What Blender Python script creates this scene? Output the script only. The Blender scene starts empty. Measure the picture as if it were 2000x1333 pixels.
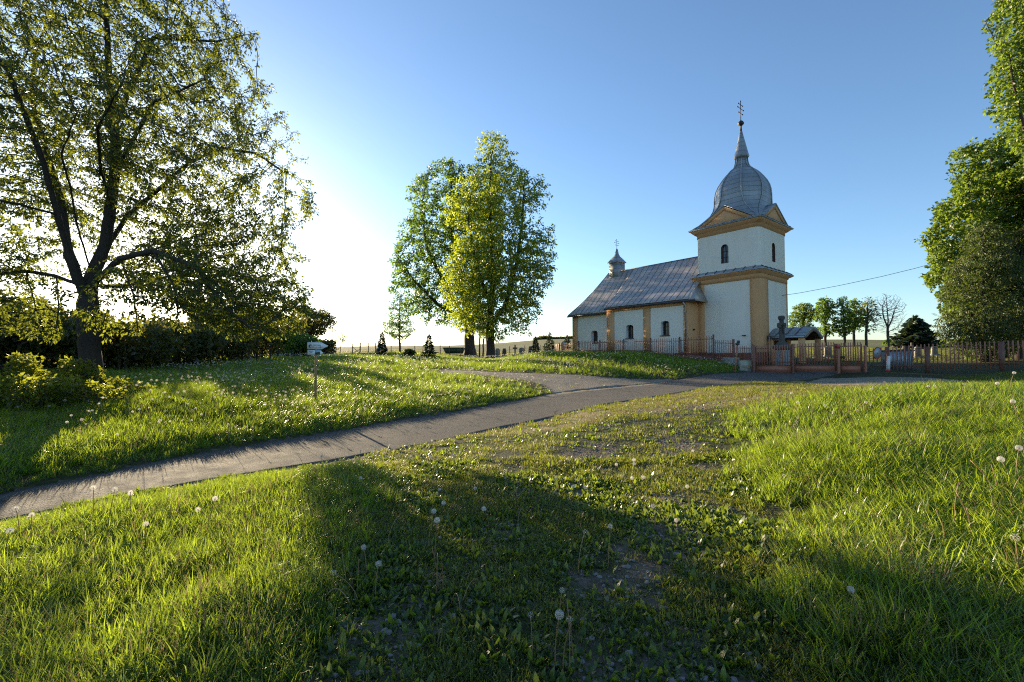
import bpy, math, random
import numpy as np
from mathutils import Vector, Matrix
from mathutils.geometry import tessellate_polygon
from math import radians, sin, cos, pi

# ---------------------------------------------------------------- camera, sky, sun, exposure
SC = bpy.context.scene
COL = SC.collection
CZ, PITCH, FPX = 1.55, 0.036, 889.0
cam_data = bpy.data.cameras.new("camera")
cam_data.sensor_width = 36.0
cam_data.lens = 16.0
cam_data.clip_start = 0.05
cam_data.clip_end = 20000
cam = bpy.data.objects.new("camera", cam_data)
COL.objects.link(cam)
cam.location = (0, 0, CZ)
cam.rotation_euler = (pi / 2 + PITCH, 0, 0)
SC.camera = cam

SUN_AZ, SUN_EL = radians(-38.0), radians(11.3)          # azimuth measured from +Y towards +X
SUN_DIR = Vector((sin(SUN_AZ) * cos(SUN_EL), cos(SUN_AZ) * cos(SUN_EL), sin(SUN_EL)))
world = bpy.data.worlds.new("World")
SC.world = world
world.use_nodes = True
wn, wl = world.node_tree.nodes, world.node_tree.links
wn.clear()
w_out = wn.new("ShaderNodeOutputWorld")
w_bg = wn.new("ShaderNodeBackground")
w_sky = wn.new("ShaderNodeTexSky")
w_sky.sky_type = 'NISHITA'
w_sky.sun_disc = False
w_sky.sun_elevation = SUN_EL
w_sky.sun_rotation = SUN_AZ
w_sky.altitude = 350
w_sky.air_density = 1.0
w_sky.dust_density = 0.5
w_sky.ozone_density = 3.0
w_bg.inputs[1].default_value = 0.105
wl.new(w_sky.outputs[0], w_bg.inputs[0])
wl.new(w_bg.outputs[0], w_out.inputs[0])

sun_data = bpy.data.lights.new("sun", 'SUN')
sun_data.energy = 5.0
sun_data.angle = radians(0.53)
sun_data.color = (1.0, 0.80, 0.52)
sun = bpy.data.objects.new("sun", sun_data)
COL.objects.link(sun)
sun.rotation_euler = (-SUN_DIR).to_track_quat('-Z', 'Y').to_euler()
sun.location = (-40, 40, 30)

SC.view_settings.view_transform = 'Standard'
SC.view_settings.look = 'None'
SC.view_settings.exposure = 1.45
SC.view_settings.gamma = 1.0
SC.cycles.use_denoising = False
SC.cycles.sample_clamp_indirect = 4.0
SC.cycles.filter_width = 1.15
SC.cycles.max_bounces = 10
SC.cycles.diffuse_bounces = 6
SC.cycles.glossy_bounces = 3
SC.cycles.transmission_bounces = 6
SC.cycles.transparent_max_bounces = 4
SC.cycles.caustics_reflective = False
SC.cycles.caustics_refractive = False

RNG = np.random.default_rng(11)
random.seed(5)

# ---------------------------------------------------------------- helpers
def tag(o, label=None, cat=None, group=None, kind=None):
    if label: o["label"] = label
    if cat: o["category"] = cat
    if group: o["group"] = group
    if kind: o["kind"] = kind
    return o

def empty(name, loc, label, cat, group=None, rz=0.0, scale=1.0):
    o = bpy.data.objects.new(name, None)
    o.empty_display_size = 0.3
    COL.objects.link(o)
    o.location = loc
    o.rotation_euler = (0, 0, rz)
    o.scale = (scale,) * 3
    return tag(o, label, cat, group)

def fast_mesh(name, verts, faces):
    """verts (n,3); faces: (m,k) array, or a list of index lists"""
    me = bpy.data.meshes.new(name)
    verts = np.asarray(verts, dtype=np.float32).reshape(-1, 3)
    me.vertices.add(len(verts))
    me.vertices.foreach_set("co", verts.ravel())
    if isinstance(faces, np.ndarray):
        k = faces.shape[1]
        tot = np.full(len(faces), k, dtype=np.int32)
        idx = faces.astype(np.int32).ravel()
    else:
        tot = np.array([len(f) for f in faces], dtype=np.int32)
        idx = np.array([i for f in faces for i in f], dtype=np.int32)
    if len(tot):
        me.loops.add(len(idx))
        me.loops.foreach_set("vertex_index", idx)
        me.polygons.add(len(tot))
        start = np.concatenate([[0], np.cumsum(tot)[:-1]]).astype(np.int32)
        me.polygons.foreach_set("loop_start", start)
    me.update(calc_edges=True)
    return me

def add_obj(name, me, mat=None, parent=None, smooth=False, link=True):
    o = bpy.data.objects.new(name, me)
    if link: COL.objects.link(o)
    if mat is not None: me.materials.append(mat)
    if parent is not None: o.parent = parent
    if smooth: me.polygons.foreach_set("use_smooth", np.ones(len(me.polygons), dtype=bool))
    return o

class MB:
    """collects shapes into one mesh"""
    def __init__(s): s.v, s.f = [], []
    def add(s, vs, fs):
        b = len(s.v)
        s.v += [tuple(map(float, v)) for v in vs]
        s.f += [[i + b for i in f] for f in fs]
        return s
    def box(s, x0, x1, y0, y1, z0, z1):
        vs = [(x0,y0,z0),(x1,y0,z0),(x1,y1,z0),(x0,y1,z0),(x0,y0,z1),(x1,y0,z1),(x1,y1,z1),(x0,y1,z1)]
        return s.add(vs, [(0,3,2,1),(4,5,6,7),(0,1,5,4),(1,2,6,5),(2,3,7,6),(3,0,4,7)])
    def bar(s, a, b, w, h, up=(0,0,1)):
        """rectangular bar from a to b"""
        a, b = Vector(a), Vector(b)
        d = (b - a).normalized(); u = Vector(up)
        r = d.cross(u)
        if r.length < 1e-4: r = d.cross(Vector((1,0,0)))
        r.normalize(); u = r.cross(d).normalized()
        vs = []
        for p in (a, b):
            for sx, sy in ((-1,-1),(1,-1),(1,1),(-1,1)):
                vs.append(p + r*(sx*w/2) + u*(sy*h/2))
        return s.add(vs, [(3,2,1,0),(4,5,6,7),(0,1,5,4),(1,2,6,5),(2,3,7,6),(3,0,4,7)])
    def ribbon(s, pts, w, h, side):
        sd = Vector(side).normalized(); rings = []
        for i, p in enumerate(pts):
            p = Vector(p); d = (Vector(pts[min(i+1, len(pts)-1)])-Vector(pts[max(i-1, 0)])).normalized(); u = sd.cross(d).normalized()
            rings.append([p-sd*w/2-u*h/2, p+sd*w/2-u*h/2, p+sd*w/2+u*h/2, p-sd*w/2+u*h/2])
        return s.loft(rings, cap0=True, cap1=True)
    def tube(s, pts, radii, n=8, cap=True):
        pts = [Vector(p) for p in pts]
        if not hasattr(radii, '__len__'): radii = [radii]*len(pts)
        base = len(s.v); vs = []
        ref = None
        for i, p in enumerate(pts):
            d = (pts[min(i+1, len(pts)-1)] - pts[max(i-1, 0)]).normalized()
            if ref is None:
                ref = d.cross(Vector((0.31, 0.95, 0.1)))
                if ref.length < 0.1: ref = d.cross(Vector((1,0,0)))
            r = (ref - d*ref.dot(d)).normalized(); ref = r
            q = d.cross(r)
            for k in range(n):
                a = 2*pi*k/n
                vs.append(p + (r*cos(a) + q*sin(a))*radii[i])
        fs = []
        for i in range(len(pts)-1):
            for k in range(n):
                fs.append((i*n+k, i*n+(k+1)%n, (i+1)*n+(k+1)%n, (i+1)*n+k))
        if cap:
            fs.append(tuple(range(n))[::-1]); fs.append(tuple((len(pts)-1)*n+k for k in range(n)))
        return s.add(vs, fs)
    def loft(s, rings, closed=True, cap0=False, cap1=False):
        n = len(rings[0]); vs = [p for r in rings for p in r]; fs = []
        for i in range(len(rings)-1):
            for k in range(n if closed else n-1):
                fs.append((i*n+k, i*n+(k+1)%n, (i+1)*n+(k+1)%n, (i+1)*n+k))
        if cap0: fs.append(tuple(range(n))[::-1])
        if cap1: fs.append(tuple((len(rings)-1)*n+k for k in range(n)))
        return s.add(vs, fs)
    def lathe(s, prof, n=24, c=(0,0)):
        rings = [[(c[0]+r*cos(2*pi*k/n), c[1]+r*sin(2*pi*k/n), z) for k in range(n)] for r, z in prof]
        return s.loft(rings, cap0=True, cap1=True)
    def prism(s, poly, axis_vec):
        """extrude a planar polygon (list of 3-D points) along a vector"""
        a = Vector(axis_vec); n = len(poly)
        vs = [Vector(p) for p in poly] + [Vector(p)+a for p in poly]
        tris = tessellate_polygon([[Vector(p) for p in poly]])
        fs = [tuple(t) for t in tris] + [tuple(i+n for i in t)[::-1] for t in tris]
        fs += [(i, (i+1)%n, (i+1)%n+n, i+n) for i in range(n)]
        return s.add(vs, fs)
    def build(s, name, mat, parent=None, smooth=False, bevel=0.0, fix=True):
        me = fast_mesh(name, s.v, s.f)
        if fix:
            import bmesh
            bm = bmesh.new(); bm.from_mesh(me)
            bmesh.ops.recalc_face_normals(bm, faces=bm.faces)
            bm.to_mesh(me); bm.free()
        o = add_obj(name, me, mat, parent, smooth)
        if bevel:
            b = o.modifiers.new("bevel", 'BEVEL'); b.width = bevel; b.segments = 2; b.limit_method = 'ANGLE'
        return o

# ---- value noise
def vnoise(x, y, seed=0):
    x = np.asarray(x, float); y = np.asarray(y, float)
    xi = np.floor(x).astype(np.int64); yi = np.floor(y).astype(np.int64)
    fx = x - xi; fy = y - yi
    fx = fx*fx*(3-2*fx); fy = fy*fy*(3-2*fy)
    def h(a, b):
        n = (a*374761393 + b*668265263 + seed*982451653) & 0xffffffff
        n = ((n ^ (n >> 13)) * 1274126177) & 0xffffffff
        return ((n ^ (n >> 16)) & 0xffff) / 65535.0
    return (h(xi, yi)*(1-fx) + h(xi+1, yi)*fx)*(1-fy) + (h(xi, yi+1)*(1-fx) + h(xi+1, yi+1)*fx)*fy

def fbm(x, y, seed=0, oct=3):
    t, a, s = 0.0, 0.5, 0.0
    for i in range(oct):
        t = t + a*vnoise(x*2**i, y*2**i, seed+i*7); s += a; a *= 0.5
    return t/s

def smooth01(e0, e1, x):
    t = np.clip((x-e0)/(e1-e0), 0, 1); return t*t*(3-2*t)

def in_poly(x, y, poly):
    x = np.asarray(x, float); y = np.asarray(y, float)
    ins = np.zeros(x.shape, bool)
    n = len(poly)
    for i in range(n):
        x0, y0 = poly[i][0], poly[i][1]; x1, y1 = poly[(i+1) % n][0], poly[(i+1) % n][1]
        c = ((y0 > y) != (y1 > y)) & (x < (x1-x0)*(y-y0)/((y1-y0) if y1 != y0 else 1e-9) + x0)
        ins ^= c
    return ins

def poly_dist(x, y, poly, closed=True):
    """distance to the polygon's outline"""
    d = np.full(np.shape(x), 1e9)
    n = len(poly)
    for i in range(n if closed else n-1):
        ax, ay = poly[i][0], poly[i][1]; bx, by = poly[(i+1) % n][0], poly[(i+1) % n][1]
        l = (bx-ax)**2 + (by-ay)**2 + 1e-12
        t = np.clip(((x-ax)*(bx-ax) + (y-ay)*(by-ay))/l, 0, 1)
        d = np.minimum(d, np.hypot(x-ax-t*(bx-ax), y-ay-t*(by-ay)))
    return d

def signed_in(x, y, poly):
    d = poly_dist(x, y, poly); return np.where(in_poly(x, y, poly), d, -d)

# ---------------------------------------------------------------- surveying: the view's geometry, used to measure positions
def ray(px, py):
    a = (px-1000)/FPX; b = (666.5-py)/FPX; c, s = cos(PITCH), sin(PITCH)
    return np.array([a, c-b*s, s+b*c])

def at(px, py, Y):
    r = ray(px, py); r = r*(Y/r[1]); return np.array([r[0], r[1], r[2]+CZ])

# ---------------------------------------------------------------- terrain heights from surveyed points
PTS = []
for px, py, Y in [
    (0,1030,4.4),(460,935,6.1),(850,868,8.8),(960,840,10.3),(1100,810,12.5),(1280,775,16),(1400,757,20),(1500,745,23),(1580,738,25),
    (0,960,5.3),(300,905,6.7),(500,868,8.2),(700,835,10.2),(850,808,12.5),(1000,782,15.5),(1075,768,17.5),
    (1250,740,24),(1330,742,23.5),(950,737,22),(870,730,24),
    (300,785,10.5),(600,785,13),(60,835,8.4),(150,828,8.9),(300,818,9.4),(450,806,10.3),(600,796,12.0),(750,780,14.0),(450,757,15),(700,745,18),(900,728,24),(957,704,46),(917,694,60),(800,704,33),(650,693,55),(800,690,50),
    (750,680,120),(700,678,220),(1640,672,150),(1640,664,230),(185,772,12.8),(100,735,17),(400,712,28),(0,800,10.5),(-200,760,13),
    (1900,746,20),(1480,729,27),(1640,732,25.5),(1700,725,26),(1980,723,22.5),(1960,700,33),(1100,690,52),(1000,678,150),(1060,664,420),(700,677,500),
    (1800,676,90),(400,690,60),(100,690,60),(-400,690,40)]:
    PTS.append(at(px, py, Y))
PTS += [np.array(p, float) for p in [
    (0,0,0),(2,1,0.02),(-2,1,0),(0,2.5,0),(1,5,-.02),(-1.5,4.5,.02),(0,7,0),(3.5,8,.12),(2.5,12,.16),(6,13,.36),
    (4,3,.16),(5.2,4.6,.36),(7,7,.68),(9,10,.78),(12,12,.70),(15,18,.55),(10,5,.9),(14,8,1.0),(20,14,.9),(8,18.5,.32),(11,20.5,.4),
    (0,-5,0),(-6,-2,-.1),(6,-3,.3),(0,-40,-1),(-40,-10,-1),(40,-10,1.5),(-60,25,1.5),(60,30,2.0),(0,-600,-8),(-600,0,0),(600,0,12),(-600,600,6),
    (600,600,20),(-300,500,9),(300,480,18),(0,900,16),(-700,1000,10),(700,1000,24),
    (13,33,1.2),(19,31,1.15),(9,38,1.85),(3,46,1.9),(18,42,1.6),(26,34,1.3),(30,50,2.2),(8,60,2.6),(12,30,1.15),(9.5,33.5,1.72),(5.5,38.5,1.8),(2.6,41.5,1.85)]]
PTS = np.array(PTS)

def _warp(x, y):
    r = np.hypot(x, y) + 1e-9
    k = np.arcsinh(r/4.0)/r
    return x*k, y*k

def _tps(d2): return 0.5*d2*np.log(d2 + 1e-12)
_wx, _wy = _warp(PTS[:,0], PTS[:,1])
_n = len(PTS)
_K = _tps((_wx[:,None]-_wx[None])**2 + (_wy[:,None]-_wy[None])**2) + np.eye(_n)*0.004
_P = np.stack([np.ones(_n), _wx, _wy], 1)
_A = np.block([[_K, _P], [_P.T, np.zeros((3,3))]])
# heights are fitted as height divided by (1+range/40), so that far hills do not bend the near ground
_sc = 1 + np.hypot(PTS[:,0], PTS[:,1])/40
_W = np.linalg.solve(_A, np.concatenate([PTS[:,2]/_sc, np.zeros(3)]))

def height_raw(x, y):
    x = np.asarray(x, float); y = np.asarray(y, float)
    sh = x.shape; x = x.ravel(); y = y.ravel()
    out = np.empty(len(x))
    for i in range(0, len(x), 20000):
        a, b = _warp(x[i:i+20000], y[i:i+20000])
        k = _tps((a[:,None]-_wx[None])**2 + (b[:,None]-_wy[None])**2)
        out[i:i+20000] = k@_W[:_n] + _W[_n] + _W[_n+1]*a + _W[_n+2]*b
    out *= 1 + np.hypot(x, y)/40
    return out.reshape(sh)

def hit(px, py):
    """where the line of sight through a picture point meets the terrain"""
    r = ray(px, py); lo = 0.5
    ts = np.concatenate([np.arange(1, 40, .05), np.arange(40, 400, 1.0)])
    z = CZ + ts*r[2] - height_raw(ts*r[0], ts*r[1])
    k = np.argmax(z < 0) if (z < 0).any() else len(ts)-1
    t = ts[k]; return np.array([t*r[0], t*r[1], CZ+t*r[2]])

LOWER = [np.array(p) for p in [(-9.5,1.2),(-7.0,2.9)]] + [at(px,0,Y)[:2] for px,Y in [(0,4.4),(230,5.2),(460,6.1),(850,8.8),(960,10.3),(1100,12.5),(1280,16),(1400,20),(1500,23),(1590,25.0)]] + [np.array([20.0,27.3])]
UPPER = [np.array(p) for p in [(-10.3,2.7),(-7.8,4.1)]] + [at(px,0,Y)[:2] for px,Y in [(0,5.1),(150,5.8),(300,6.7),(500,8.2),(700,10.2),(850,12.5),(1000,15.5),(1075,17.5),(1210,21.0),(1330,24.2)]] + [np.array([15.2,28.4])]
def resample(pl, n):
    pl = np.array(pl); s = np.concatenate([[0], np.cumsum(np.hypot(*(np.diff(pl, axis=0).T)))])
    # smooth the corners a little
    t = np.linspace(0, s[-1], n)
    q = np.stack([np.interp(t, s, pl[:,0]), np.interp(t, s, pl[:,1])], 1)
    for _ in range(int(n*0.06)):
        q[1:-1] = 0.25*q[:-2] + 0.5*q[1:-1] + 0.25*q[2:]
    return q
NR = 240
LO, UP = resample(LOWER, NR), resample(UPPER, NR)
LO = LO + (0.13*(fbm(LO[:,0]*2.2, LO[:,1]*2.2, 3, 4)-.5)*2)[:,None]*np.array([.6,-.7])
UP = UP + (0.13*(fbm(UP[:,0]*2.2, UP[:,1]*2.2, 4, 4)-.5)*2)[:,None]*np.array([.6,-.7])
ROAD = np.concatenate([LO, UP[::-1]])
ROADc = ROAD[::3]
GRAVEL = [hit(px,py)[:2] for px,py in [(1020,782),(1078,766),(1060,752),(1010,741),(940,733),(860,728),(862,722),(960,727),(1080,731),(1180,737),(1290,741),(1400,740),(1470,733),(1400,752),(1250,770),(1120,780)]]
GRAVEL2 = [hit(px,py)[:2] for px,py in [(1560,748),(1600,739),(1700,737),(1820,738),(1895,744),(1800,752),(1660,756)]]
DRY = [hit(px,py)[:2] for px,py in [(900,855),(1000,832),(1120,808),(1290,775),(1420,756),(1560,742),(1700,752),(1850,752),(1700,768),(1500,790),(1330,802),(1180,822),(1030,852)]]

def road_in(x, y): return signed_in(x, y, ROADc)

def height(x, y):
    z = height_raw(x, y)
    r = np.hypot(x, y)
    near = np.clip(1 - r/60, 0, 1)
    z = z + near*(0.09*(fbm(np.asarray(x)*.55, np.asarray(y)*.55, 21)-.5) + 0.03*(fbm(np.asarray(x)*2.6, np.asarray(y)*2.6, 22)-.5))
    return z

def hz(x, y): return float(height(np.array([x]), np.array([y]))[0])

# worn wheel tracks across the lawn, and zones of vegetation, in metres
TRACKS = [[(0.5,1.2),(0.55,2.4),(1.3,4.2),(2.2,6.0),(3.0,8.5),(4.6,12.5)], [(-1.1,1.5),(-0.5,3.2),(0.45,5.2),(1.4,7.6),(2.4,10.5)]]
def track_mask(x, y):
    d = np.minimum(poly_dist(x, y, TRACKS[0], False), poly_dist(x, y, TRACKS[1], False)*1.5)
    n = fbm(x*1.3, y*1.3, 31)
    return smooth01(0.75, 0.1, d + (n-.5)*1.1)
def mound_mask(x, y):     # tall grass on the right
    edge = np.interp(y, [0, 2.2, 4.6, 8, 10, 13, 16, 20], [1.2, 1.75, 2.75, 3.7, 4.7, 7.5, 14.0, 30.0])
    return smooth01(-0.45, 0.55, x - edge + (fbm(x*.9, y*.9, 41)-.5)*1.2)
def left_mask(x, y):      # tall grass on the left, this side of the road
    edge = np.interp(y, [0, 2.2, 4, 6, 7.5], [-.5, -.85, -1.15, -1.75, -2.6])
    return smooth01(-0.35, 0.5, edge - x + (fbm(x*.9, y*.9, 42)-.5)*0.9)

def beyond_road(x, y):
    """True past the road's far edge"""
    ex = np.interp(y, UP[:,1], UP[:,0])
    return x < ex

# ---------------------------------------------------------------- materials
def nodes_of(name):
    m = bpy.data.materials.new(name); m.use_nodes = True
    nt = m.node_tree; nt.nodes.clear()
    out = nt.nodes.new("ShaderNodeOutputMaterial")
    return m, nt, out

def N(nt, t, **kw):
    n = nt.nodes.new(t)
    for k, v in kw.items(): setattr(n, k, v)
    return n

def mix_col(nt, fac, a, b, blend='MIX'):
    n = nt.nodes.new("ShaderNodeMix"); n.data_type = 'RGBA'; n.blend_type = blend
    for sock, val in ((n.inputs[0], fac), (n.inputs[6], a), (n.inputs[7], b)):
        if hasattr(val, 'is_linked') or hasattr(val, 'links'): nt.links.new(val, sock)
        elif isinstance(val, (tuple, list)): sock.default_value = (*val, 1) if len(val) == 3 else val
        else: sock.default_value = val
    return n.outputs[2]

def noise(nt, scale, detail=4, rough=.55, coord=None, out=0, vec_scale=None):
    t = N(nt, "ShaderNodeTexNoise"); t.inputs["Scale"].default_value = scale
    t.inputs["Detail"].default_value = detail; t.inputs["Roughness"].default_value = rough
    if coord is None:
        coord = N(nt, "ShaderNodeTexCoord").outputs["Object"]
    if vec_scale:
        mp = N(nt, "ShaderNodeMapping"); mp.inputs["Scale"].default_value = vec_scale
        nt.links.new(coord, mp.inputs[0]); coord = mp.outputs[0]
    nt.links.new(coord, t.inputs["Vector"])
    return t.outputs[out]

def ramp(nt, fac, stops):
    r = N(nt, "ShaderNodeValToRGB")
    e = r.color_ramp.elements
    while len(e) < len(stops): e.new(0.5)
    for el, (p, c) in zip(e, stops):
        el.position = p; el.color = (*c, 1) if len(c) == 3 else c
    nt.links.new(fac, r.inputs[0]); return r.outputs[0]

def surface(name, c1, c2=None, scale=3.0, rough=.7, metal=0.0, bump=0.0, bscale=40.0, spec=.5, vec_scale=None, c3=None, s3=.7):
    """a two- or three-tone worn surface with fine relief"""
    m, nt, out = nodes_of(name)
    p = N(nt, "ShaderNodeBsdfPrincipled")
    p.inputs["Roughness"].default_value = rough; p.inputs["Metallic"].default_value = metal
    p.inputs["Specular IOR Level"].default_value = spec
    c2 = c2 or tuple(x*.8 for x in c1)
    f = noise(nt, scale, 6, .6, vec_scale=vec_scale)
    f = ramp(nt, f, [(0.32,(0,0,0)),(0.68,(1,1,1))])
    col = mix_col(nt, f, c1, c2)
    if c3:
        g = ramp(nt, noise(nt, s3, 5, .65), [(0.52,(0,0,0)),(0.7,(1,1,1))])
        col = mix_col(nt, g, col, c3)
    nt.links.new(col, p.inputs["Base Color"])
    if bump:
        b = N(nt, "ShaderNodeBump"); b.inputs["Strength"].default_value = bump; b.inputs["Distance"].default_value = 0.02
        nt.links.new(noise(nt, bscale, 5, .6), b.inputs["Height"]); nt.links.new(b.outputs[0], p.inputs["Normal"])
    nt.links.new(p.outputs[0], out.inputs[0])
    return m

def leaf_mat(name, dark, light, trans, tfac=.5, rough=.42, spec=.45, attr=True, vary=.25):
    """thin leaves: reflected colour and light passing through"""
    m, nt, out = nodes_of(name)
    p = N(nt, "ShaderNodeBsdfPrincipled"); p.inputs["Roughness"].default_value = rough
    p.inputs["Specular IOR Level"].default_value = spec
    t = N(nt, "ShaderNodeBsdfTranslucent")
    if attr:
        f = N(nt, "ShaderNodeAttribute", attribute_name="tone").outputs["Fac"]
    else:
        f = N(nt, "ShaderNodeObjectInfo").outputs["Random"]
    col = mix_col(nt, f, dark, light)
    nt.links.new(col, p.inputs["Base Color"])
    tcol = mix_col(nt, f, tuple(x*(1-vary) for x in trans), tuple(min(1, x*(1+vary)) for x in trans))
    nt.links.new(tcol, t.inputs["Color"])
    mx = N(nt, "ShaderNodeMixShader"); mx.inputs[0].default_value = tfac
    nt.links.new(p.outputs[0], mx.inputs[1]); nt.links.new(t.outputs[0], mx.inputs[2])
    nt.links.new(mx.outputs[0], out.inputs[0])
    return m

M = {}
def plaster(name, c1, c2, c3):
    """lime plaster with drips, patches and damp splashes near the foot"""
    m, nt, out = nodes_of(name)
    p = N(nt, "ShaderNodeBsdfPrincipled"); p.inputs["Roughness"].default_value = .9; p.inputs["Specular IOR Level"].default_value = .25
    col = mix_col(nt, ramp(nt, noise(nt, 1.1, 6, .65), [(0.35,(0,0,0)),(0.7,(1,1,1))]), c1, c2)
    drip = ramp(nt, noise(nt, 1.0, 5, .6, vec_scale=(3.2,3.2,.22)), [(0.52,(0,0,0)),(0.75,(.6,.6,.6))])
    col = mix_col(nt, drip, col, c3)
    tc = N(nt, "ShaderNodeTexCoord").outputs["Object"]
    sp = N(nt, "ShaderNodeSeparateXYZ"); nt.links.new(tc, sp.inputs[0])
    mr = N(nt, "ShaderNodeMapRange"); nt.links.new(sp.outputs[2], mr.inputs[0])
    mr.inputs[1].default_value = 1.8; mr.inputs[2].default_value = 3.4; mr.inputs[3].default_value = .28; mr.inputs[4].default_value = -.25
    ad = N(nt, "ShaderNodeMath", operation='ADD'); nt.links.new(mr.outputs[0], ad.inputs[0]); nt.links.new(noise(nt, 1.6, 7, .7), ad.inputs[1])
    damp = ramp(nt, ad.outputs[0], [(0.55,(0,0,0)),(0.85,(.7,.7,.7))])
    col = mix_col(nt, damp, col, tuple(x*.68 for x in c3))
    nt.links.new(col, p.inputs["Base Color"])
    b = N(nt, "ShaderNodeBump"); b.inputs["Strength"].default_value = .04; b.inputs["Distance"].default_value = .006
    nt.links.new(noise(nt, 55, 5, .6), b.inputs["Height"]); nt.links.new(b.outputs[0], p.inputs["Normal"])
    nt.links.new(p.outputs[0], out.inputs[0]); return m
M['white_wall'] = plaster("white_plaster", (.82,.775,.68), (.77,.725,.63), (.67,.63,.54))
M['ochre'] = plaster("ochre_plaster", (.66,.37,.18), (.61,.335,.16), (.53,.29,.14))
M['plinth'] = surface("red_brown_plinth", (.20,.07,.045), (.15,.05,.035), 2.5, .8, bump=.3, bscale=30)
M['brown_paint'] = surface("brown_painted_steel", (.40,.155,.09), (.31,.115,.07), 6, .5, bump=.1, bscale=50)
M['post_paint'] = surface("dark_brown_paint", (.20,.085,.06), (.14,.06,.042), 6, .55, bump=.15)
M['dark_iron'] = surface("dark_iron", (.03,.03,.035), (.05,.045,.04), 8, .5, .4)
M['zinc'] = surface("zinc_gutter", (.35,.38,.40), (.28,.31,.33), 5, .45, .6)
M['dome'] = None
M['glass'] = surface("dark_window_glass", (.012,.014,.018), (.02,.022,.026), 2, .08, spec=.7)
M['frame'] = surface("window_frame_paint", (.10,.06,.045), (.08,.05,.035), 4, .5)
M['white_frame'] = surface("white_window_reveal", (.80,.79,.77), (.74,.73,.71), 4, .7)
M['wood'] = surface("brown_door_wood", (.13,.055,.03), (.09,.04,.02), 3, .6, vec_scale=(8,8,1))
M['stone'] = surface("dark_weathered_stone", (.09,.085,.08), (.05,.048,.045), 6, .9, bump=.8, bscale=25, c3=(.12,.12,.09), s3=3)
M['concrete'] = surface("grey_concrete", (.30,.29,.27), (.22,.215,.2), 4, .9, bump=.5, bscale=25, c3=(.14,.14,.11), s3=2)
M['lit_bark'] = surface("bark_lit", (.085,.06,.045), (.05,.036,.028), 5, .95, bump=1.0, bscale=14, vec_scale=(3,3,.6))  # sunlit copy of the bark: sunlight put in as a lighter colour
M['bark'] = surface("bark", (.055,.042,.034), (.03,.024,.02), 6, .95, bump=1.0, bscale=16, vec_scale=(4,4,.7))
M['cable'] = surface("black_cable", (.03,.03,.035), None, 5, .6)
M['sign_white'] = surface("sign_white", (.74,.76,.78), (.70,.72,.74), 5, .45)
M['ink'] = surface("black_ink", (.012,.012,.014), None, 5, .6)
M['grey_ink'] = surface("grey_ink", (.2,.21,.22), None, 5, .6)
M['raw_wood'] = surface("weathered_pole_wood", (.34,.22,.11), (.26,.16,.08), 5, .85, vec_scale=(6,6,1), bump=.3)
M['red'] = surface("red_paint", (.5,.03,.025), (.42,.03,.025), 5, .5)
M['disc_grey'] = surface("grey_sheet_metal", (.36,.38,.40), (.30,.32,.34), 6, .45, .2)
M['white_plastic'] = surface("white_plastic", (.75,.74,.73), (.68,.67,.66), 5, .5)
M['skip_green'] = surface("green_skip_paint", (.02,.075,.045), (.03,.06,.04), 3, .55, c3=(.06,.045,.03), s3=2)
M['cream'] = surface("cream_enamel", (.42,.41,.33), (.36,.35,.28), 4, .6)
M['yellow'] = surface("yellow_plate", (.65,.42,.03), None, 4, .5)
M['wire_post'] = surface("old_fence_post", (.12,.085,.06), (.08,.06,.045), 6, .9, bump=.4)
M['pic_sky'] = surface("printed_sky", (.22,.45,.68), (.35,.55,.72), 9, .5)
M['pic_wood'] = surface("printed_trees", (.02,.045,.015), (.05,.07,.02), 30, .5)

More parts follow.
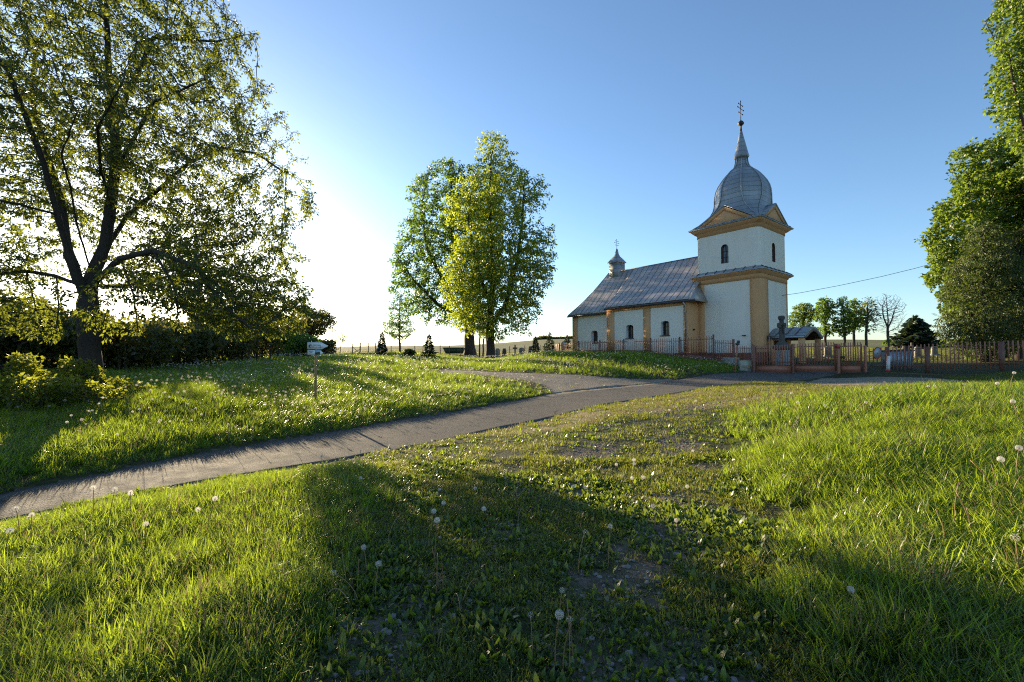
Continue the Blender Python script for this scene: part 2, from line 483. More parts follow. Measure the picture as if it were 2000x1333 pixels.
def metal_roof(name, base, dark, panels=0.0, bands=0.0, rough=.42):
    m, nt, out = nodes_of(name)
    p = N(nt, "ShaderNodeBsdfPrincipled"); p.inputs["Metallic"].default_value = .3
    tc = N(nt, "ShaderNodeTexCoord").outputs["Object"]
    f = ramp(nt, noise(nt, 1.1, 6, .65, tc), [(0.3,(0,0,0)),(0.7,(1,1,1))])
    col = mix_col(nt, f, base, dark)
    streak = ramp(nt, noise(nt, 2.0, 4, .6, tc, vec_scale=(3,3,.35)), [(0.45,(0,0,0)),(0.75,(1,1,1))])
    col = mix_col(nt, streak, col, tuple(x*.72 for x in base))
    b = N(nt, "ShaderNodeBump"); b.inputs["Strength"].default_value = .25; b.inputs["Distance"].default_value = .02
    h = noise(nt, 2.2, 4, .6, tc)
    rr = ramp(nt, noise(nt, 1.7, 4, .6, tc), [(0.3,(rough-.1,)*3),(0.7,(rough+.12,)*3)])
    nt.links.new(rr, p.inputs["Roughness"])
    if panels:      # each sheet between two seams has weathered a little differently
        sx = N(nt, "ShaderNodeSeparateXYZ"); nt.links.new(tc, sx.inputs[0])
        q = N(nt, "ShaderNodeMath", operation='MULTIPLY_ADD'); nt.links.new(sx.outputs[0], q.inputs[0]); q.inputs[1].default_value = 1/panels; q.inputs[2].default_value = -2.3/panels + 20
        fq = N(nt, "ShaderNodeMath", operation='FLOOR'); nt.links.new(q.outputs[0], fq.inputs[0])
        wq = N(nt, "ShaderNodeTexWhiteNoise", noise_dimensions='1D'); nt.links.new(fq.outputs[0], wq.inputs["W"])
        col = mix_col(nt, 1.0, col, ramp(nt, wq.outputs[0], [(0,(.78,.77,.78)),(1,(1.0,1.0,1.0))]), 'MULTIPLY')
        b.inputs["Strength"].default_value = .2
    if bands:
        sp = N(nt, "ShaderNodeSeparateXYZ"); nt.links.new(tc, sp.inputs[0])
        mu = N(nt, "ShaderNodeMath", operation='MULTIPLY'); mu.inputs[1].default_value = bands
        nt.links.new(sp.outputs[2], mu.inputs[0])
        fr = N(nt, "ShaderNodeMath", operation='FRACT'); nt.links.new(mu.outputs[0], fr.inputs[0])
        ln = ramp(nt, fr.outputs[0], [(0.0,(1,1,1)),(0.07,(1,1,1)),(0.1,(0,0,0))])
        col = mix_col(nt, ln, col, tuple(x*.33 for x in base))
        fl = N(nt, "ShaderNodeMath", operation='FLOOR'); nt.links.new(mu.outputs[0], fl.inputs[0])
        wn_ = N(nt, "ShaderNodeTexWhiteNoise", noise_dimensions='1D'); nt.links.new(fl.outputs[0], wn_.inputs["W"])
        tone = ramp(nt, wn_.outputs[0], [(0,(.82,)*3),(1,(1.0,)*3)])
        col = mix_col(nt, 1.0, col, tone, 'MULTIPLY')
        ad = N(nt, "ShaderNodeMath", operation='ADD'); nt.links.new(h, ad.inputs[0]); nt.links.new(fr.outputs[0], ad.inputs[1]); h = ad.outputs[0]
    nt.links.new(h, b.inputs["Height"]); nt.links.new(b.outputs[0], p.inputs["Normal"])
    nt.links.new(col, p.inputs["Base Color"])
    nt.links.new(p.outputs[0], out.inputs[0])
    return m
M['roof'] = metal_roof("sheet_metal_roof", (.52,.475,.43), (.41,.375,.345), panels=.56)
M['dome'] = metal_roof("dome_sheet_metal", (.36,.385,.40), (.27,.295,.31), bands=2.9)
M['seam'] = surface("roof_seam", (.09,.09,.10), (.07,.07,.08), 5, .5, .5)  # darkened so the colour stands in for the seams' shadow side

M['leaf_cherry'] = leaf_mat("leaf_cherry", (.018,.036,.009), (.05,.07,.016), (.28,.33,.03), .44, vary=.5)
M['leaf_linden'] = leaf_mat("leaf_linden", (.04,.08,.012), (.09,.135,.018), (.44,.53,.035), .55)
M['leaf_dark'] = leaf_mat("leaf_dark", (.022,.052,.011), (.05,.088,.015), (.22,.36,.03), .46)
M['leaf_maple'] = leaf_mat("leaf_maple", (.036,.078,.012), (.085,.135,.02), (.28,.40,.03), .43)
M['leaf_yew'] = leaf_mat("leaf_yew", (.035,.06,.014), (.07,.095,.022), (.16,.22,.03), .36)
M['leaf_hedge'] = leaf_mat("leaf_hedge", (.035,.048,.014), (.065,.075,.02), (.22,.21,.035), .4)
M['leaf_bramble'] = leaf_mat("leaf_bramble", (.03,.055,.012), (.06,.09,.018), (.34,.38,.03), .5)
M['needle'] = leaf_mat("needle", (.018,.034,.018), (.03,.05,.022), (.06,.09,.02), .25)
M['grass_tall'] = leaf_mat("grass_tall", (.026,.070,.010), (.085,.14,.022), (.40,.54,.035), .5, .34, .5, vary=.4)
M['grass_short'] = leaf_mat("grass_short", (.026,.055,.010), (.085,.105,.02), (.38,.42,.035), .45, .42, .5)
M['grass_dry'] = leaf_mat("grass_dry", (.16,.13,.055), (.24,.20,.09), (.36,.28,.11), .4)
M['herb'] = leaf_mat("herb_leaf", (.013,.038,.008), (.055,.095,.017), (.30,.40,.03), .40, .35, .5)
M['stalk'] = leaf_mat("dandelion_stalk", (.26,.17,.09), (.32,.22,.11), (.35,.24,.1), .3, attr=False)
M['fluff'] = leaf_mat("dandelion_fluff", (.62,.60,.56), (.72,.70,.66), (.8,.77,.7), .5, .9, .1, attr=False)
M['pebble'] = surface("pebble", (.26,.235,.21), (.17,.155,.14), 9, .9, bump=.4)

# ---- ground
def ground_material():
    m, nt, out = nodes_of("ground")
    p = N(nt, "ShaderNodeBsdfPrincipled"); p.inputs["Roughness"].default_value = .95; p.inputs["Specular IOR Level"].default_value = .2
    tc = N(nt, "ShaderNodeTexCoord").outputs["Object"]
    A = lambda n: N(nt, "ShaderNodeAttribute", attribute_name=n).outputs["Fac"]
    def edge(fac, scale=2.2, amt=.55):
        n1 = noise(nt, scale, 6, .65, tc)
        ma = N(nt, "ShaderNodeMath", operation='SUBTRACT'); nt.links.new(n1, ma.inputs[0]); ma.inputs[1].default_value = .5
        mb = N(nt, "ShaderNodeMath", operation='MULTIPLY_ADD'); nt.links.new(ma.outputs[0], mb.inputs[0]); mb.inputs[1].default_value = amt*2; nt.links.new(fac, mb.inputs[2])
        return ramp(nt, mb.outputs[0], [(0.4,(0,0,0)),(0.6,(1,1,1))])
    soil = ramp(nt, noise(nt, 1.2, 6, .6, tc), [(0.3,(.028,.034,.012)),(0.7,(.05,.055,.018))])
    soil = mix_col(nt, ramp(nt, noise(nt, 14, 4, .6, tc), [(0.5,(0,0,0)),(0.65,(1,1,1))]), soil, (.022,.026,.01))
    dirt = ramp(nt, noise(nt, 26, 9, .75, tc), [(0.3,(.06,.046,.034)),(0.5,(.125,.10,.075)),(0.72,(.21,.175,.135))])
    dirt = mix_col(nt, ramp(nt, noise(nt, 3.5, 6, .65, tc), [(0.42,(0,0,0)),(0.62,(.8,.8,.8))]), dirt, (.055,.05,.025))
    gv = N(nt, "ShaderNodeTexVoronoi"); gv.inputs["Scale"].default_value = 22; nt.links.new(tc, gv.inputs["Vector"])
    grav = ramp(nt, gv.outputs["Color"], [(0.1,(.17,.14,.105)),(0.6,(.31,.26,.195)),(0.95,(.42,.36,.28))])
    grav = mix_col(nt, ramp(nt, noise(nt, .8, 6, .6, tc), [(0.35,(0,0,0)),(0.7,(1,1,1))]), grav, (.20,.16,.115))
    dry = ramp(nt, noise(nt, 2.5, 7, .7, tc), [(0.3,(.11,.10,.035)),(0.5,(.20,.16,.075)),(0.72,(.28,.225,.13))])
    # distant fields: strips of meadow and crop
    fy = N(nt, "ShaderNodeSeparateXYZ"); nt.links.new(tc, fy.inputs[0])
    field = ramp(nt, noise(nt, .02, 4, .6, tc, vec_scale=(.25,2.2,0)), [(0.36,(.10,.12,.03)),(0.45,(.15,.15,.045)),(0.54,(.20,.17,.075)),(0.64,(.10,.13,.05))])
    field = mix_col(nt, ramp(nt, noise(nt, .9, 6, .7, tc), [(0.35,(0,0,0)),(0.7,(1,1,1))]), field, mix_col(nt, .5, field, (.05,.07,.018)))
    col = mix_col(nt, edge(A("field"), .5, .2), soil, field)
    col = mix_col(nt, edge(A("dry")), col, dry)
    col = mix_col(nt, edge(A("dirt")), col, dirt)
    col = mix_col(nt, edge(A("gravel"), 3.0, .5), col, grav)
    nt.links.new(col, p.inputs["Base Color"])
    b = N(nt, "ShaderNodeBump"); b.inputs["Strength"].default_value = .8; b.inputs["Distance"].default_value = .018
    ad = N(nt, "ShaderNodeMath", operation='ADD'); nt.links.new(noise(nt, 9, 8, .7, tc), ad.inputs[0]); nt.links.new(gv.outputs["Distance"], ad.inputs[1])
    nt.links.new(ad.outputs[0], b.inputs["Height"]); nt.links.new(b.outputs[0], p.inputs["Normal"])
    nt.links.new(p.outputs[0], out.inputs[0])
    return m

def asphalt_material():
    m, nt, out = nodes_of("asphalt")
    p = N(nt, "ShaderNodeBsdfPrincipled"); p.inputs["Specular IOR Level"].default_value = .2
    tc = N(nt, "ShaderNodeTexCoord").outputs["Object"]
    vo = N(nt, "ShaderNodeTexVoronoi"); vo.inputs["Scale"].default_value = 85; nt.links.new(tc, vo.inputs["Vector"])
    col = ramp(nt, vo.outputs["Color"], [(0.1,(.062,.058,.053)),(0.55,(.10,.093,.084)),(0.95,(.17,.158,.14))])
    col = mix_col(nt, ramp(nt, noise(nt, .7, 7, .65, tc), [(0.38,(0,0,0)),(0.66,(1,1,1))]), col, mix_col(nt, .55, col, (.13,.115,.095)))
    cr = N(nt, "ShaderNodeTexVoronoi"); cr.feature = 'DISTANCE_TO_EDGE'; cr.inputs["Scale"].default_value = .55
    wv = noise(nt, 1.4, 5, .6, tc, out=1)
    vm = N(nt, "ShaderNodeVectorMath", operation='MULTIPLY_ADD'); nt.links.new(wv, vm.inputs[0]); vm.inputs[1].default_value = (.9,.9,0); nt.links.new(tc, vm.inputs[2])
    nt.links.new(vm.outputs[0], cr.inputs["Vector"])
    ck = ramp(nt, cr.outputs["Distance"], [(0.0,(1,1,1)),(0.006,(1,1,1)),(0.014,(0,0,0))])
    msk = ramp(nt, noise(nt, .45, 3, .5, tc), [(0.5,(0,0,0)),(0.6,(1,1,1))])
    mm = mix_col(nt, 1.0, ck, msk, 'MULTIPLY')
    col = mix_col(nt, mm, col, (.018,.017,.016))
    nt.links.new(col, p.inputs["Base Color"])
    nt.links.new(ramp(nt, noise(nt, 3, 5, .6, tc), [(0.3,(.8,)*3),(0.7,(.95,)*3)]), p.inputs["Roughness"])
    b = N(nt, "ShaderNodeBump"); b.inputs["Strength"].default_value = .8; b.inputs["Distance"].default_value = .012
    ad = N(nt, "ShaderNodeMath", operation='ADD'); nt.links.new(vo.outputs["Distance"], ad.inputs[0]); nt.links.new(noise(nt, 5, 6, .6, tc), ad.inputs[1])
    nt.links.new(ad.outputs[0], b.inputs["Height"]); nt.links.new(b.outputs[0], p.inputs["Normal"])
    nt.links.new(p.outputs[0], out.inputs[0])
    return m
M['ground'], M['asphalt'] = ground_material(), asphalt_material()

# ---------------------------------------------------------------- ground and road
def build_ground():
    front = np.radians(np.linspace(-62, 62, 620))
    back = np.radians(np.linspace(62, 298, 90))[1:-1]
    th = np.concatenate([front, back])
    s = np.linspace(np.arcsinh(.25/2.5), np.arcsinh(4000/2.5), 560)
    r = 2.5*np.sinh(s)
    T, R = np.meshgrid(th, r)
    X, Y = R*np.sin(T), R*np.cos(T)
    Z = height(X, Y)
    sd = road_in(X, Y)
    Z = Z - 0.12*smooth01(-0.05, 0.25, sd)
    Z = np.where(R > 1200, Z - (R-1200)*0.02, Z)
    na, nr = len(th), len(r)
    V = np.stack([X, Y, Z], -1).reshape(-1, 3)
    i = np.arange(nr-1)[:,None]*na; j = np.arange(na)[None]
    F = np.stack([i+j, i+(j+1) % na, i+na+(j+1) % na, i+na+j], -1).reshape(-1, 4)[:, ::-1]
    c = len(V)
    V = np.vstack([V, [[0, 0, hz(0, 0)]]])
    faces = np.vstack([F, np.stack([np.arange(na), (np.arange(na)+1) % na, np.full(na, c), np.full(na, c)], -1)])
    fl = [list(f) for f in F.tolist()] + [[k, (k+1) % na, c] for k in range(na)]
    me = fast_mesh("ground", V, fl)
    x, y = V[:,0], V[:,1]
    def attr(n, v):
        a = me.attributes.new(n, 'FLOAT', 'POINT'); a.data.foreach_set("value", v.astype(np.float32))
    near = (np.hypot(x, y) < 60)
    def nearf(f):
        out = np.zeros(len(x)); out[near] = f(x[near], y[near]); return out
    grav = nearf(lambda a, b: np.maximum(smooth01(-.5, .6, signed_in(a, b, GRAVEL)), smooth01(-.5, .8, signed_in(a, b, GRAVEL2))))
    attr("gravel", grav)
    attr("dry", nearf(lambda a, b: .85*smooth01(-.5, .5, signed_in(a, b, DRY))))
    attr("dirt", nearf(lambda a, b: np.maximum(track_mask(a, b)*.9*smooth01(11, 6.5, b), .75*smooth01(.45, .0, -road_in(a, b))*(~beyond_road(a, b)))))
    attr("field", smooth01(40, 62, y + np.abs(x)*.25))
    o = add_obj("ground", me, M['ground'], smooth=True)
    tag(o, kind="structure")
    # road: crowned strip between its two edges
    nw = 9
    t = np.linspace(0, 1, nw)
    P = LO[:,None,:]*(1-t)[None,:,None] + UP[:,None,:]*t[None,:,None]
    Zr = height_raw(P[...,0], P[...,1]) - .03 + .03*(1-(2*t-1)**2)[None] + .02*(fbm(P[...,0]*.8, P[...,1]*.8, 55)-.5)
    # edge skirts
    L0 = np.concatenate([P[:,0], (Zr[:,0]-.12)[:,None]], -1); U0 = np.concatenate([P[:,-1], (Zr[:,-1]-.12)[:,None]], -1)
    G = np.concatenate([L0[:,None], np.concatenate([P, Zr[...,None]], -1), U0[:,None]], 1)
    nw += 2
    i = np.arange(NR-1)[:,None]*nw; j = np.arange(nw-1)[None]
    F = np.stack([i+j, i+nw+j, i+nw+j+1, i+j+1], -1).reshape(-1, 4)
    F = F[:, ::-1]
    r_ = add_obj("road", fast_mesh("road", G.reshape(-1, 3), F), M['asphalt'], smooth=True)
    tag(r_, kind="structure")
build_ground()

# ---------------------------------------------------------------- church (local x along the nave away from the tower, local y towards the road)
KS = 1.0909
CH_AZ = -0.670
CHX, CHY = 16.71*KS, 33.0*KS
CHZ = CZ*(1-KS)
church = empty("church", (CHX, CHY, CHZ), "white and ochre village church with an onion dome tower behind the brown picket fence", "church", None, pi/2 - CH_AZ, KS)

def church_world(u, w, z):
    n = (sin(CH_AZ), cos(CH_AZ)); m = (cos(CH_AZ), -sin(CH_AZ))
    return (CHX + KS*(u*n[0] - w*m[0]), CHY + KS*(u*n[1] - w*m[1]), CHZ + KS*z)

def rrect(hx, hy, r, z, seg=5, cx=0.0):
    """rounded rectangle ring"""
    pts = []
    for (sx, sy, a0) in ((1,1,0),(-1,1,90),(-1,-1,180),(1,-1,270)):
        for k in range(seg+1):
            a = radians(a0 + 90*k/seg)
            pts.append((cx + sx*(hx-r) + r*cos(a), sy*(hy-r) + r*sin(a), z))
    return pts

def arch_outline(uc, zb, w, h, rise, n=8):
    """window opening outline in the (u, z) plane, counter-clockwise"""
    pts = [(uc-w/2, zb), (uc+w/2, zb), (uc+w/2, zb+h)]
    for k in range(1, n):
        a = pi*k/n
        pts.append((uc + w/2*cos(a), zb + h + rise*sin(a)))
    pts.append((uc-w/2, zb+h))
    return pts

def wall_with_openings(u0, u1, z0, z1, holes, to3d, depth_vec):
    mb = MB()
    outer = [(u0,z0),(u1,z0),(u1,z1),(u0,z1)]
    loops = [[Vector((a, b, 0)) for a, b in outer]] + [[Vector((a, b, 0)) for a, b in h[::-1]] for h in holes]
    flat = [p for l in loops for p in l]
    tris = tessellate_polygon(loops)
    mb.add([to3d(p.x, p.y) for p in flat], [tuple(t) for t in tris])
    return mb

def window_parts(outline, to3d, inward, name_parent, bars=True, reveal=.40, rev_mat='white_frame'):
    """recess, frame and pane behind an opening"""
    inn = Vector(inward)
    f3 = [Vector(to3d(a, b)) for a, b in outline]
    mb = MB()
    mb.loft([f3, [p + inn*reveal for p in f3]])
    win = mb.build("window", M[rev_mat], name_parent, fix=False)
    cu = sum(a for a, b in outline)/len(outline); cz = sum(b for a, b in outline)/len(outline)
    pm = MB()
    back = [p + inn*(reveal-.02) for p in f3]
    pm.add(back, [tuple(t) for t in tessellate_polygon([back])])
    pm.build("pane", M['glass'], win, fix=False)
    fm = MB()
    ins = [Vector(to3d(cu + (a-cu)*.86, cz + (b-cz)*.92)) for a, b in outline]
    r0 = [p + inn*(reveal-.03) for p in f3]; r1 = [p + inn*(reveal-.07) for p in f3]
    i1 = [p + inn*(reveal-.07) for p in ins]; i0 = [p + inn*(reveal-.03) for p in ins]
    fm.loft([r0, r1, i1, i0])
    zs = [b for a, b in outline]; us = [a for a, b in outline]
    if bars:
        A = Vector(to3d(cu, min(zs))) + inn*(reveal-.05); B = Vector(to3d(cu, max(zs))) + inn*(reveal-.05)
        fm.bar(A, B, .035, .035)
        for t in (.33, .64):
            zz = min(zs) + (max(zs)-min(zs))*t
            fm.bar(Vector(to3d(min(us), zz)) + inn*(reveal-.05), Vector(to3d(max(us), zz)) + inn*(reveal-.05), .03, .03)
    fm.build("frame", M['frame'], win, fix=False)
    return win

def build_church():
    G0 = 0.6                                   # bottom of everything, below ground
    # --- nave and sanctuary walls
    NV, SV = 3.75, 3.3
    N0, N1, S1 = 2.05, 9.57, 14.13
    side = lambda off: (lambda u, z: (u, off, z))
    h1 = arch_outline(3.95, 3.17, .76, .92, .17)
    h2 = arch_outline(7.26, 3.05, .76, .92, .17)
    h3 = arch_outline(11.48, 2.8, .76, .92, .17)
    nv = wall_with_openings(N0, N1, 1.86, 5.72, [h1, h2], side(NV), None)
    nv.add([(N0,-NV,1.86),(N1,-NV,1.86),(N1,-NV,5.72),(N0,-NV,5.72)], [(0,3,2,1)])
    nv.add([(N1,SV-.3,1.86),(N1,NV,1.86),(N1,NV,5.72),(N1,SV-.3,5.72)], [(0,1,2,3)])
    nv.add([(N1,-SV+.3,1.86),(N1,-NV,1.86),(N1,-NV,5.72),(N1,-SV+.3,5.72)], [(3,2,1,0)])
    nv.build("nave_wall", M['white_wall'], church, fix=False)
    # end wall of the nave beside the tower (ochre), up into the roof
    ew = MB(); ew.add([(N0,NV,1.86),(N0,NV,5.72),(N0,.4,9.1),(N0,-.4,9.1),(N0,-NV,5.72),(N0,-NV,1.86)], [(0,1,2,3,4,5)])
    ew.build("end_wall", M['ochre'], church, fix=False)
    sw = wall_with_openings(N1+.001, S1, 1.86, 5.5, [h3], side(SV), None)
    sw.add([(N1,-SV,1.86),(S1,-SV,1.86),(S1,-SV,5.5),(N1,-SV,5.5)], [(0,3,2,1)])
    sw.add([(S1,SV,1.86),(S1,-SV,1.86),(S1,-SV,5.5),(S1,SV,5.5)], [(0,1,2,3)])
    sw.build("sanctuary_wall", M['white_wall'], church, fix=False)
    for h, v in ((h1,NV),(h2,NV),(h3,SV)):
        wp = window_parts(h, side(v), (0,-1,0), church)
        a, b = h[0][0], h[1][0]
        sl = MB(); sl.box(a-.05, b+.05, v-.28, v+.06, h[0][1]-.05, h[0][1]+.015)
        sl.build("sill", M['seam'], wp)
    # ochre pilasters and frieze, a little proud of the white fields
    P = .045
    tr = MB()
    for u0, u1, v, z1 in ((N0-.0, 2.36, NV, 5.30), (5.24, 5.88, NV, 5.30), (8.82, N1+P, NV, 5.30), (13.5, S1+P, SV, 5.44)):
        pt = MB(); pt.box(u0, u1, v+.002, v+P, 1.88, z1); pt.build("pilaster", M['ochre'], church)
    tr.box(N0, N1+P, NV+.002, NV+P+.012, 5.30, 5.66)
    for bx_ in ((N1+.002, N1+P, SV+.1, NV, 1.88, 5.62),(S1+.002, S1+P, SV-.6, SV, 1.88, 5.44),(S1+.002, S1+P, -SV, -SV+.6, 1.88, 5.44)):
        pt = MB(); pt.box(*bx_); pt.build("pilaster", M['ochre'], church)
    tr.build("frieze", M['ochre'], church)
    pl = MB()
    pl.box(N0-.06, N1+.08, -NV-.08, NV+.08, G0, 1.86); pl.box(N1-.2, S1+.08, -SV-.08, SV+.08, G0, 1.9-.041)
    pl.build("plinth", M['plinth'], church)
    # --- nave and sanctuary roof: one wavy sheet per slope with standing seams
    rf, sm = MB(), MB()
    RZ = 9.45
    def slope_pt(u, t, sg, ev, ez, lift=0.0):
        # t 0 at ridge, 1 at eave; slight bell-cast at the foot
        y = ev*t; z = RZ + (ez-RZ)*t - .22*sin(pi*t)*(1 if lift == 0 else 1)
        wv = .010*sin(u*7.3+t*5) + .014*sin(u*2.9-t*9+1.0) + .008*sin(t*23+u*3)
        return (u, sg*y, z + lift + wv*(0.2+t*(1-t)*3))
    EV, EZ, SE, SZ = 4.05, 5.66, 3.62, 5.36
    for sg in (1, -1):
        nu, nt_ = 40, 22
        grid = [[slope_pt(1.86 + (9.72-1.86)*i/nu, j/nt_, sg, EV, EZ) for j in range(nt_+1)] for i in range(nu+1)]
        rf.loft(grid, closed=False)
        # sanctuary slope runs to the hip
        ns = 30
        def hip(u):   # smallest t allowed at station u (hip line from ridge end 12.6 to corner 14.5)
            return max(0.0, (u-12.6)/(14.5-12.6))
        grid = []
        for i in range(ns+1):
            u = 9.72 + (14.5-9.72)*i/ns; t0 = hip(u)
            grid.append([slope_pt(u, t0 + (1-t0)*j/nt_, sg, SE, SZ) for j in range(nt_+1)])
        rf.loft(grid, closed=False)
        # seams
        u = 2.3
        while u < 14.3:
            ev, ez = (EV, EZ) if u < 9.72 else (SE, SZ)
            t0 = hip(u)
            pts = [slope_pt(u + .02*sin(j*1.7), t0 + (1-t0)*j/14, sg, ev, ez, .028) for j in range(15)]
            sm.ribbon(pts, .05, .07, (1,0,0))
            u += .56
        # hip cap, eave edge
        pts = [slope_pt(12.6 + 1.9*j/10, j/10, sg, SE, SZ, .03) for j in range(11)]
        for a, b in zip(pts[:-1], pts[1:]): sm.bar(a, b, .09, .05)
    # hip end face
    grid = []
    for j in range(13):
        t = j/12; a = slope_pt(12.6+1.9*t, t, 1, SE, SZ); b = slope_pt(12.6+1.9*t, t, -1, SE, SZ)
        grid.append([tuple(a[q]+(b[q]-a[q])*k/10 for q in range(3)) for k in range(11)])
    rf.loft(grid, closed=False)
    sm.bar((1.86,0,RZ+.03),(12.6,0,RZ+.03), .12, .06)
    # small hipped skirt at the tower end of the nave roof
    rf.add([(1.86,EV,EZ-.02),(1.30,EV-.05,EZ-.13),(1.30,2.35,EZ-.13),(1.86,2.35,6.75),(1.86,3.1,6.55)], [(0,1,4),(1,2,3,4)])
    rfo = rf.build("roof", M['roof'], church, smooth=True, fix=False)
    so = rfo.modifiers.new("thickness", 'SOLIDIFY'); so.thickness = .05; so.offset = -1
    sm.build("standing_seams", M['seam'], rfo)
    # eave soffits and gutters
    ev = MB()
    for sg in (1,-1):
        ev.box(1.30, 9.72, min(sg*(NV-.02), sg*(EV-.02)), max(sg*(NV-.02), sg*(EV-.02)), 5.55, 5.60)
        ev.box(9.74, 14.42, min(sg*(SV-.02), sg*(SE-.03)), max(sg*(SV-.02), sg*(SE-.03)), 5.27, 5.31)
    ev.box(S1-.02, 14.42, -SV, SV, 5.265, 5.305)
    ev.build("soffit", M['ochre'], church)
    gt = MB()
    gt.tube([(1.3,EV+.05,EZ-.10),(9.74,EV+.05,EZ-.11)], .075, 8); gt.tube([(9.8,SE+.05,SZ-.08),(14.5,SE+.05,SZ-.09)], .07, 8)
    gto = gt.build("gutter", M['seam'], church, smooth=True)
    dp = MB(); dp.tube([(2.2,EV+.03,5.5),(2.15,NV+.14,5.25),(2.15,NV+.14,1.3)], .055, 8)
    for z in (2.4,3.6,4.8): dp.tube([(2.15,NV+.14,z-.04),(2.15,NV+.14,z+.04)], .075, 8)
    dp.build("downpipe", M['zinc'], church, smooth=True)
    dp = MB(); dp.tube([(9.75,SE+.03,5.25),(9.64,NV+.2,5.0),(9.64,NV-.2,4.6)], .05, 8)
    # --- ridge turret
    tu = MB(); q = .52
    tu.box(11.6-q, 11.6+q, -q, q, 8.5, 10.3)
    tuo = tu.build("ridge_turret", M['dome'], church)
    tr_ = MB(); rings = []
    for a, z in ((.64,10.26),(.61,10.32),(.42,10.62),(.22,10.88),(.13,11.1),(.08,11.5),(.03,11.62)):
        rings.append([(11.6+sx*a, sy*a, z) for sx, sy in ((1,1),(-1,1),(-1,-1),(1,-1))])
    tr_.loft(rings, cap0=True, cap1=True).build("turret_roof", M['dome'], tuo)
    cross3(MB(), 11.6, 0, 11.6, .88, .3, .018).build("cross", M['dark_iron'], tuo)
    # --- tower
    TH = 2.24
    lo = MB(); lo.loft([rrect(TH+.03,TH+.03,.38,1.86), rrect(TH+.03,TH+.03,.38,7.2)]); lo.build("tower_lower_wall", M['white_wall'], church, smooth=False, fix=False)
    # upper storey with belfry windows: rounded-corner shell whose flat sides carry openings
    R = .42; z0, z1 = 7.35, 10.55
    b1 = arch_outline(.07, 8.14, .52, 1.08, .26); b2 = arch_outline(0.0, 8.14, .52, 1.08, .26)
    up = MB()
    f_side = lambda u, z: (u, TH, z); f_back = lambda u, z: (u, -TH, z)
    f_front = lambda v, z: (-TH, v, z); f_rear = lambda v, z: (TH, v, z)
    e = TH-R
    for fn, hole in ((f_side, [b1]), (f_back, []), (f_front, [b2]), (f_rear, [])):
        w_ = wall_with_openings(-e, e, z0, z1, hole, fn, None); up.add(w_.v, w_.f)
    for sx, sy, a0 in ((1,1,0),(-1,1,90),(-1,-1,180),(1,-1,270)):
        rings = []
        for z in (z0, z1):
            rings.append([(sx*e + R*cos(radians(a0+15*k)), sy*e + R*sin(radians(a0+15*k)), z) for k in range(7)])
        up.loft(rings, closed=False)
    uo = up.build("tower_upper_wall", M['white_wall'], church, fix=True)
    window_parts(b1, f_side, (0,-1,0), church, reveal=.2, rev_mat='frame'); window_parts(b2, f_front, (1,0,0), church, reveal=.2, rev_mat='frame')
    inner = MB(); inner.box(-1.6,1.6,-1.6,1.6,7.4,10.4)
    # corner pilasters and frieze of the lower storey (ochre, wrapped round the rounded corners)
    pil = MB(); HP = TH+.085; RP = .42
    def corner(sx, sy, a0, la, lb):
        rings = []
        for z in (1.88, 6.85):
            pts = []
            c = (sx*(HP-RP), sy*(HP-RP))
            arc = [(c[0]+RP*cos(radians(a0+15*k)), c[1]+RP*sin(radians(a0+15*k))) for k in range(7)]
            # legs along each wall
            def leg(p, L):
                d = (-sx, 0) if abs(abs(p[1])-HP) < 1e-6 else (0, -sy)
                return (p[0]+d[0]*L, p[1]+d[1]*L)
            first, last = leg(arc[0], la), leg(arc[-1], lb)
            def inn(p):
                d = (0,-sy) if abs(abs(p[1])-HP) < 1e-6 else (-sx,0)
                return (p[0]+d[0]*.075, p[1]+d[1]*.075)
            pts = [inn(first), first] + arc + [last, inn(last)]
            rings.append([(x, y, z) for x, y in pts])
        pil.loft(rings, closed=False)
    corner(-1,1,90,.28,.72); corner(1,1,0,.30,.32); corner(-1,-1,180,.02,.3); corner(1,-1,270,.3,.3)
    pil.loft([rrect(HP-.06,HP-.06,.40,6.80), rrect(HP+.012,HP+.012,.43,6.80), rrect(HP+.012,HP+.012,.43,7.12)])
    pil.build("corner_pilasters", M['ochre'], church, fix=True)
    tp = MB(); tp.loft([rrect(TH+.16,TH+.16,.42,G0), rrect(TH+.16,TH+.16,.42,1.82), rrect(TH+.0,TH+.0,.42,1.86)], cap1=True)
    tp.build("tower_plinth", M['plinth'], church)
    # mid cornice and its little sheet-metal roof
    mc = MB(); mc.loft([rrect(HP-.05,HP-.05,.42,7.1), rrect(HP+.07,HP+.07,.44,7.13), rrect(HP+.1,HP+.1,.45,7.22), rrect(HP+.26,HP+.26,.46,7.30), rrect(HP+.28,HP+.28,.46,7.36), rrect(TH-.1,TH-.1,.4,7.36)])
    mc.build("lower_cornice", M['ochre'], church, fix=False)
    mr = MB(); mr.loft([rrect(HP+.33,HP+.33,.47,7.35), rrect(HP+.34,HP+.34,.47,7.41), rrect(TH-.02,TH-.02,.42,7.68)])
    mro = mr.build("cornice_roof", M['dome'], church, fix=False)
    for k in range(-3,4):
        for a, b in (((k*.66,HP+.34,7.43),(k*.66,TH,7.69)), ((-HP-.34,k*.66,7.43),(-TH,k*.66,7.69))): MB().bar(a, b, .035, .05).build("seam", M['seam'], mro)
    # upper cornice
    uc = MB()
    uc.loft([rrect(TH-.05,TH-.05,.42,10.28), rrect(TH+.035,TH+.035,.42,10.28), rrect(TH+.035,TH+.035,.42,10.5), rrect(TH+.13,TH+.13,.36,10.56), rrect(TH+.27,TH+.27,.2,10.72), rrect(TH+.31,TH+.31,.18,10.8), rrect(TH-.2,TH-.2,.2,10.8)])
    uc.build("upper_cornice", M['ochre'], church, fix=False)
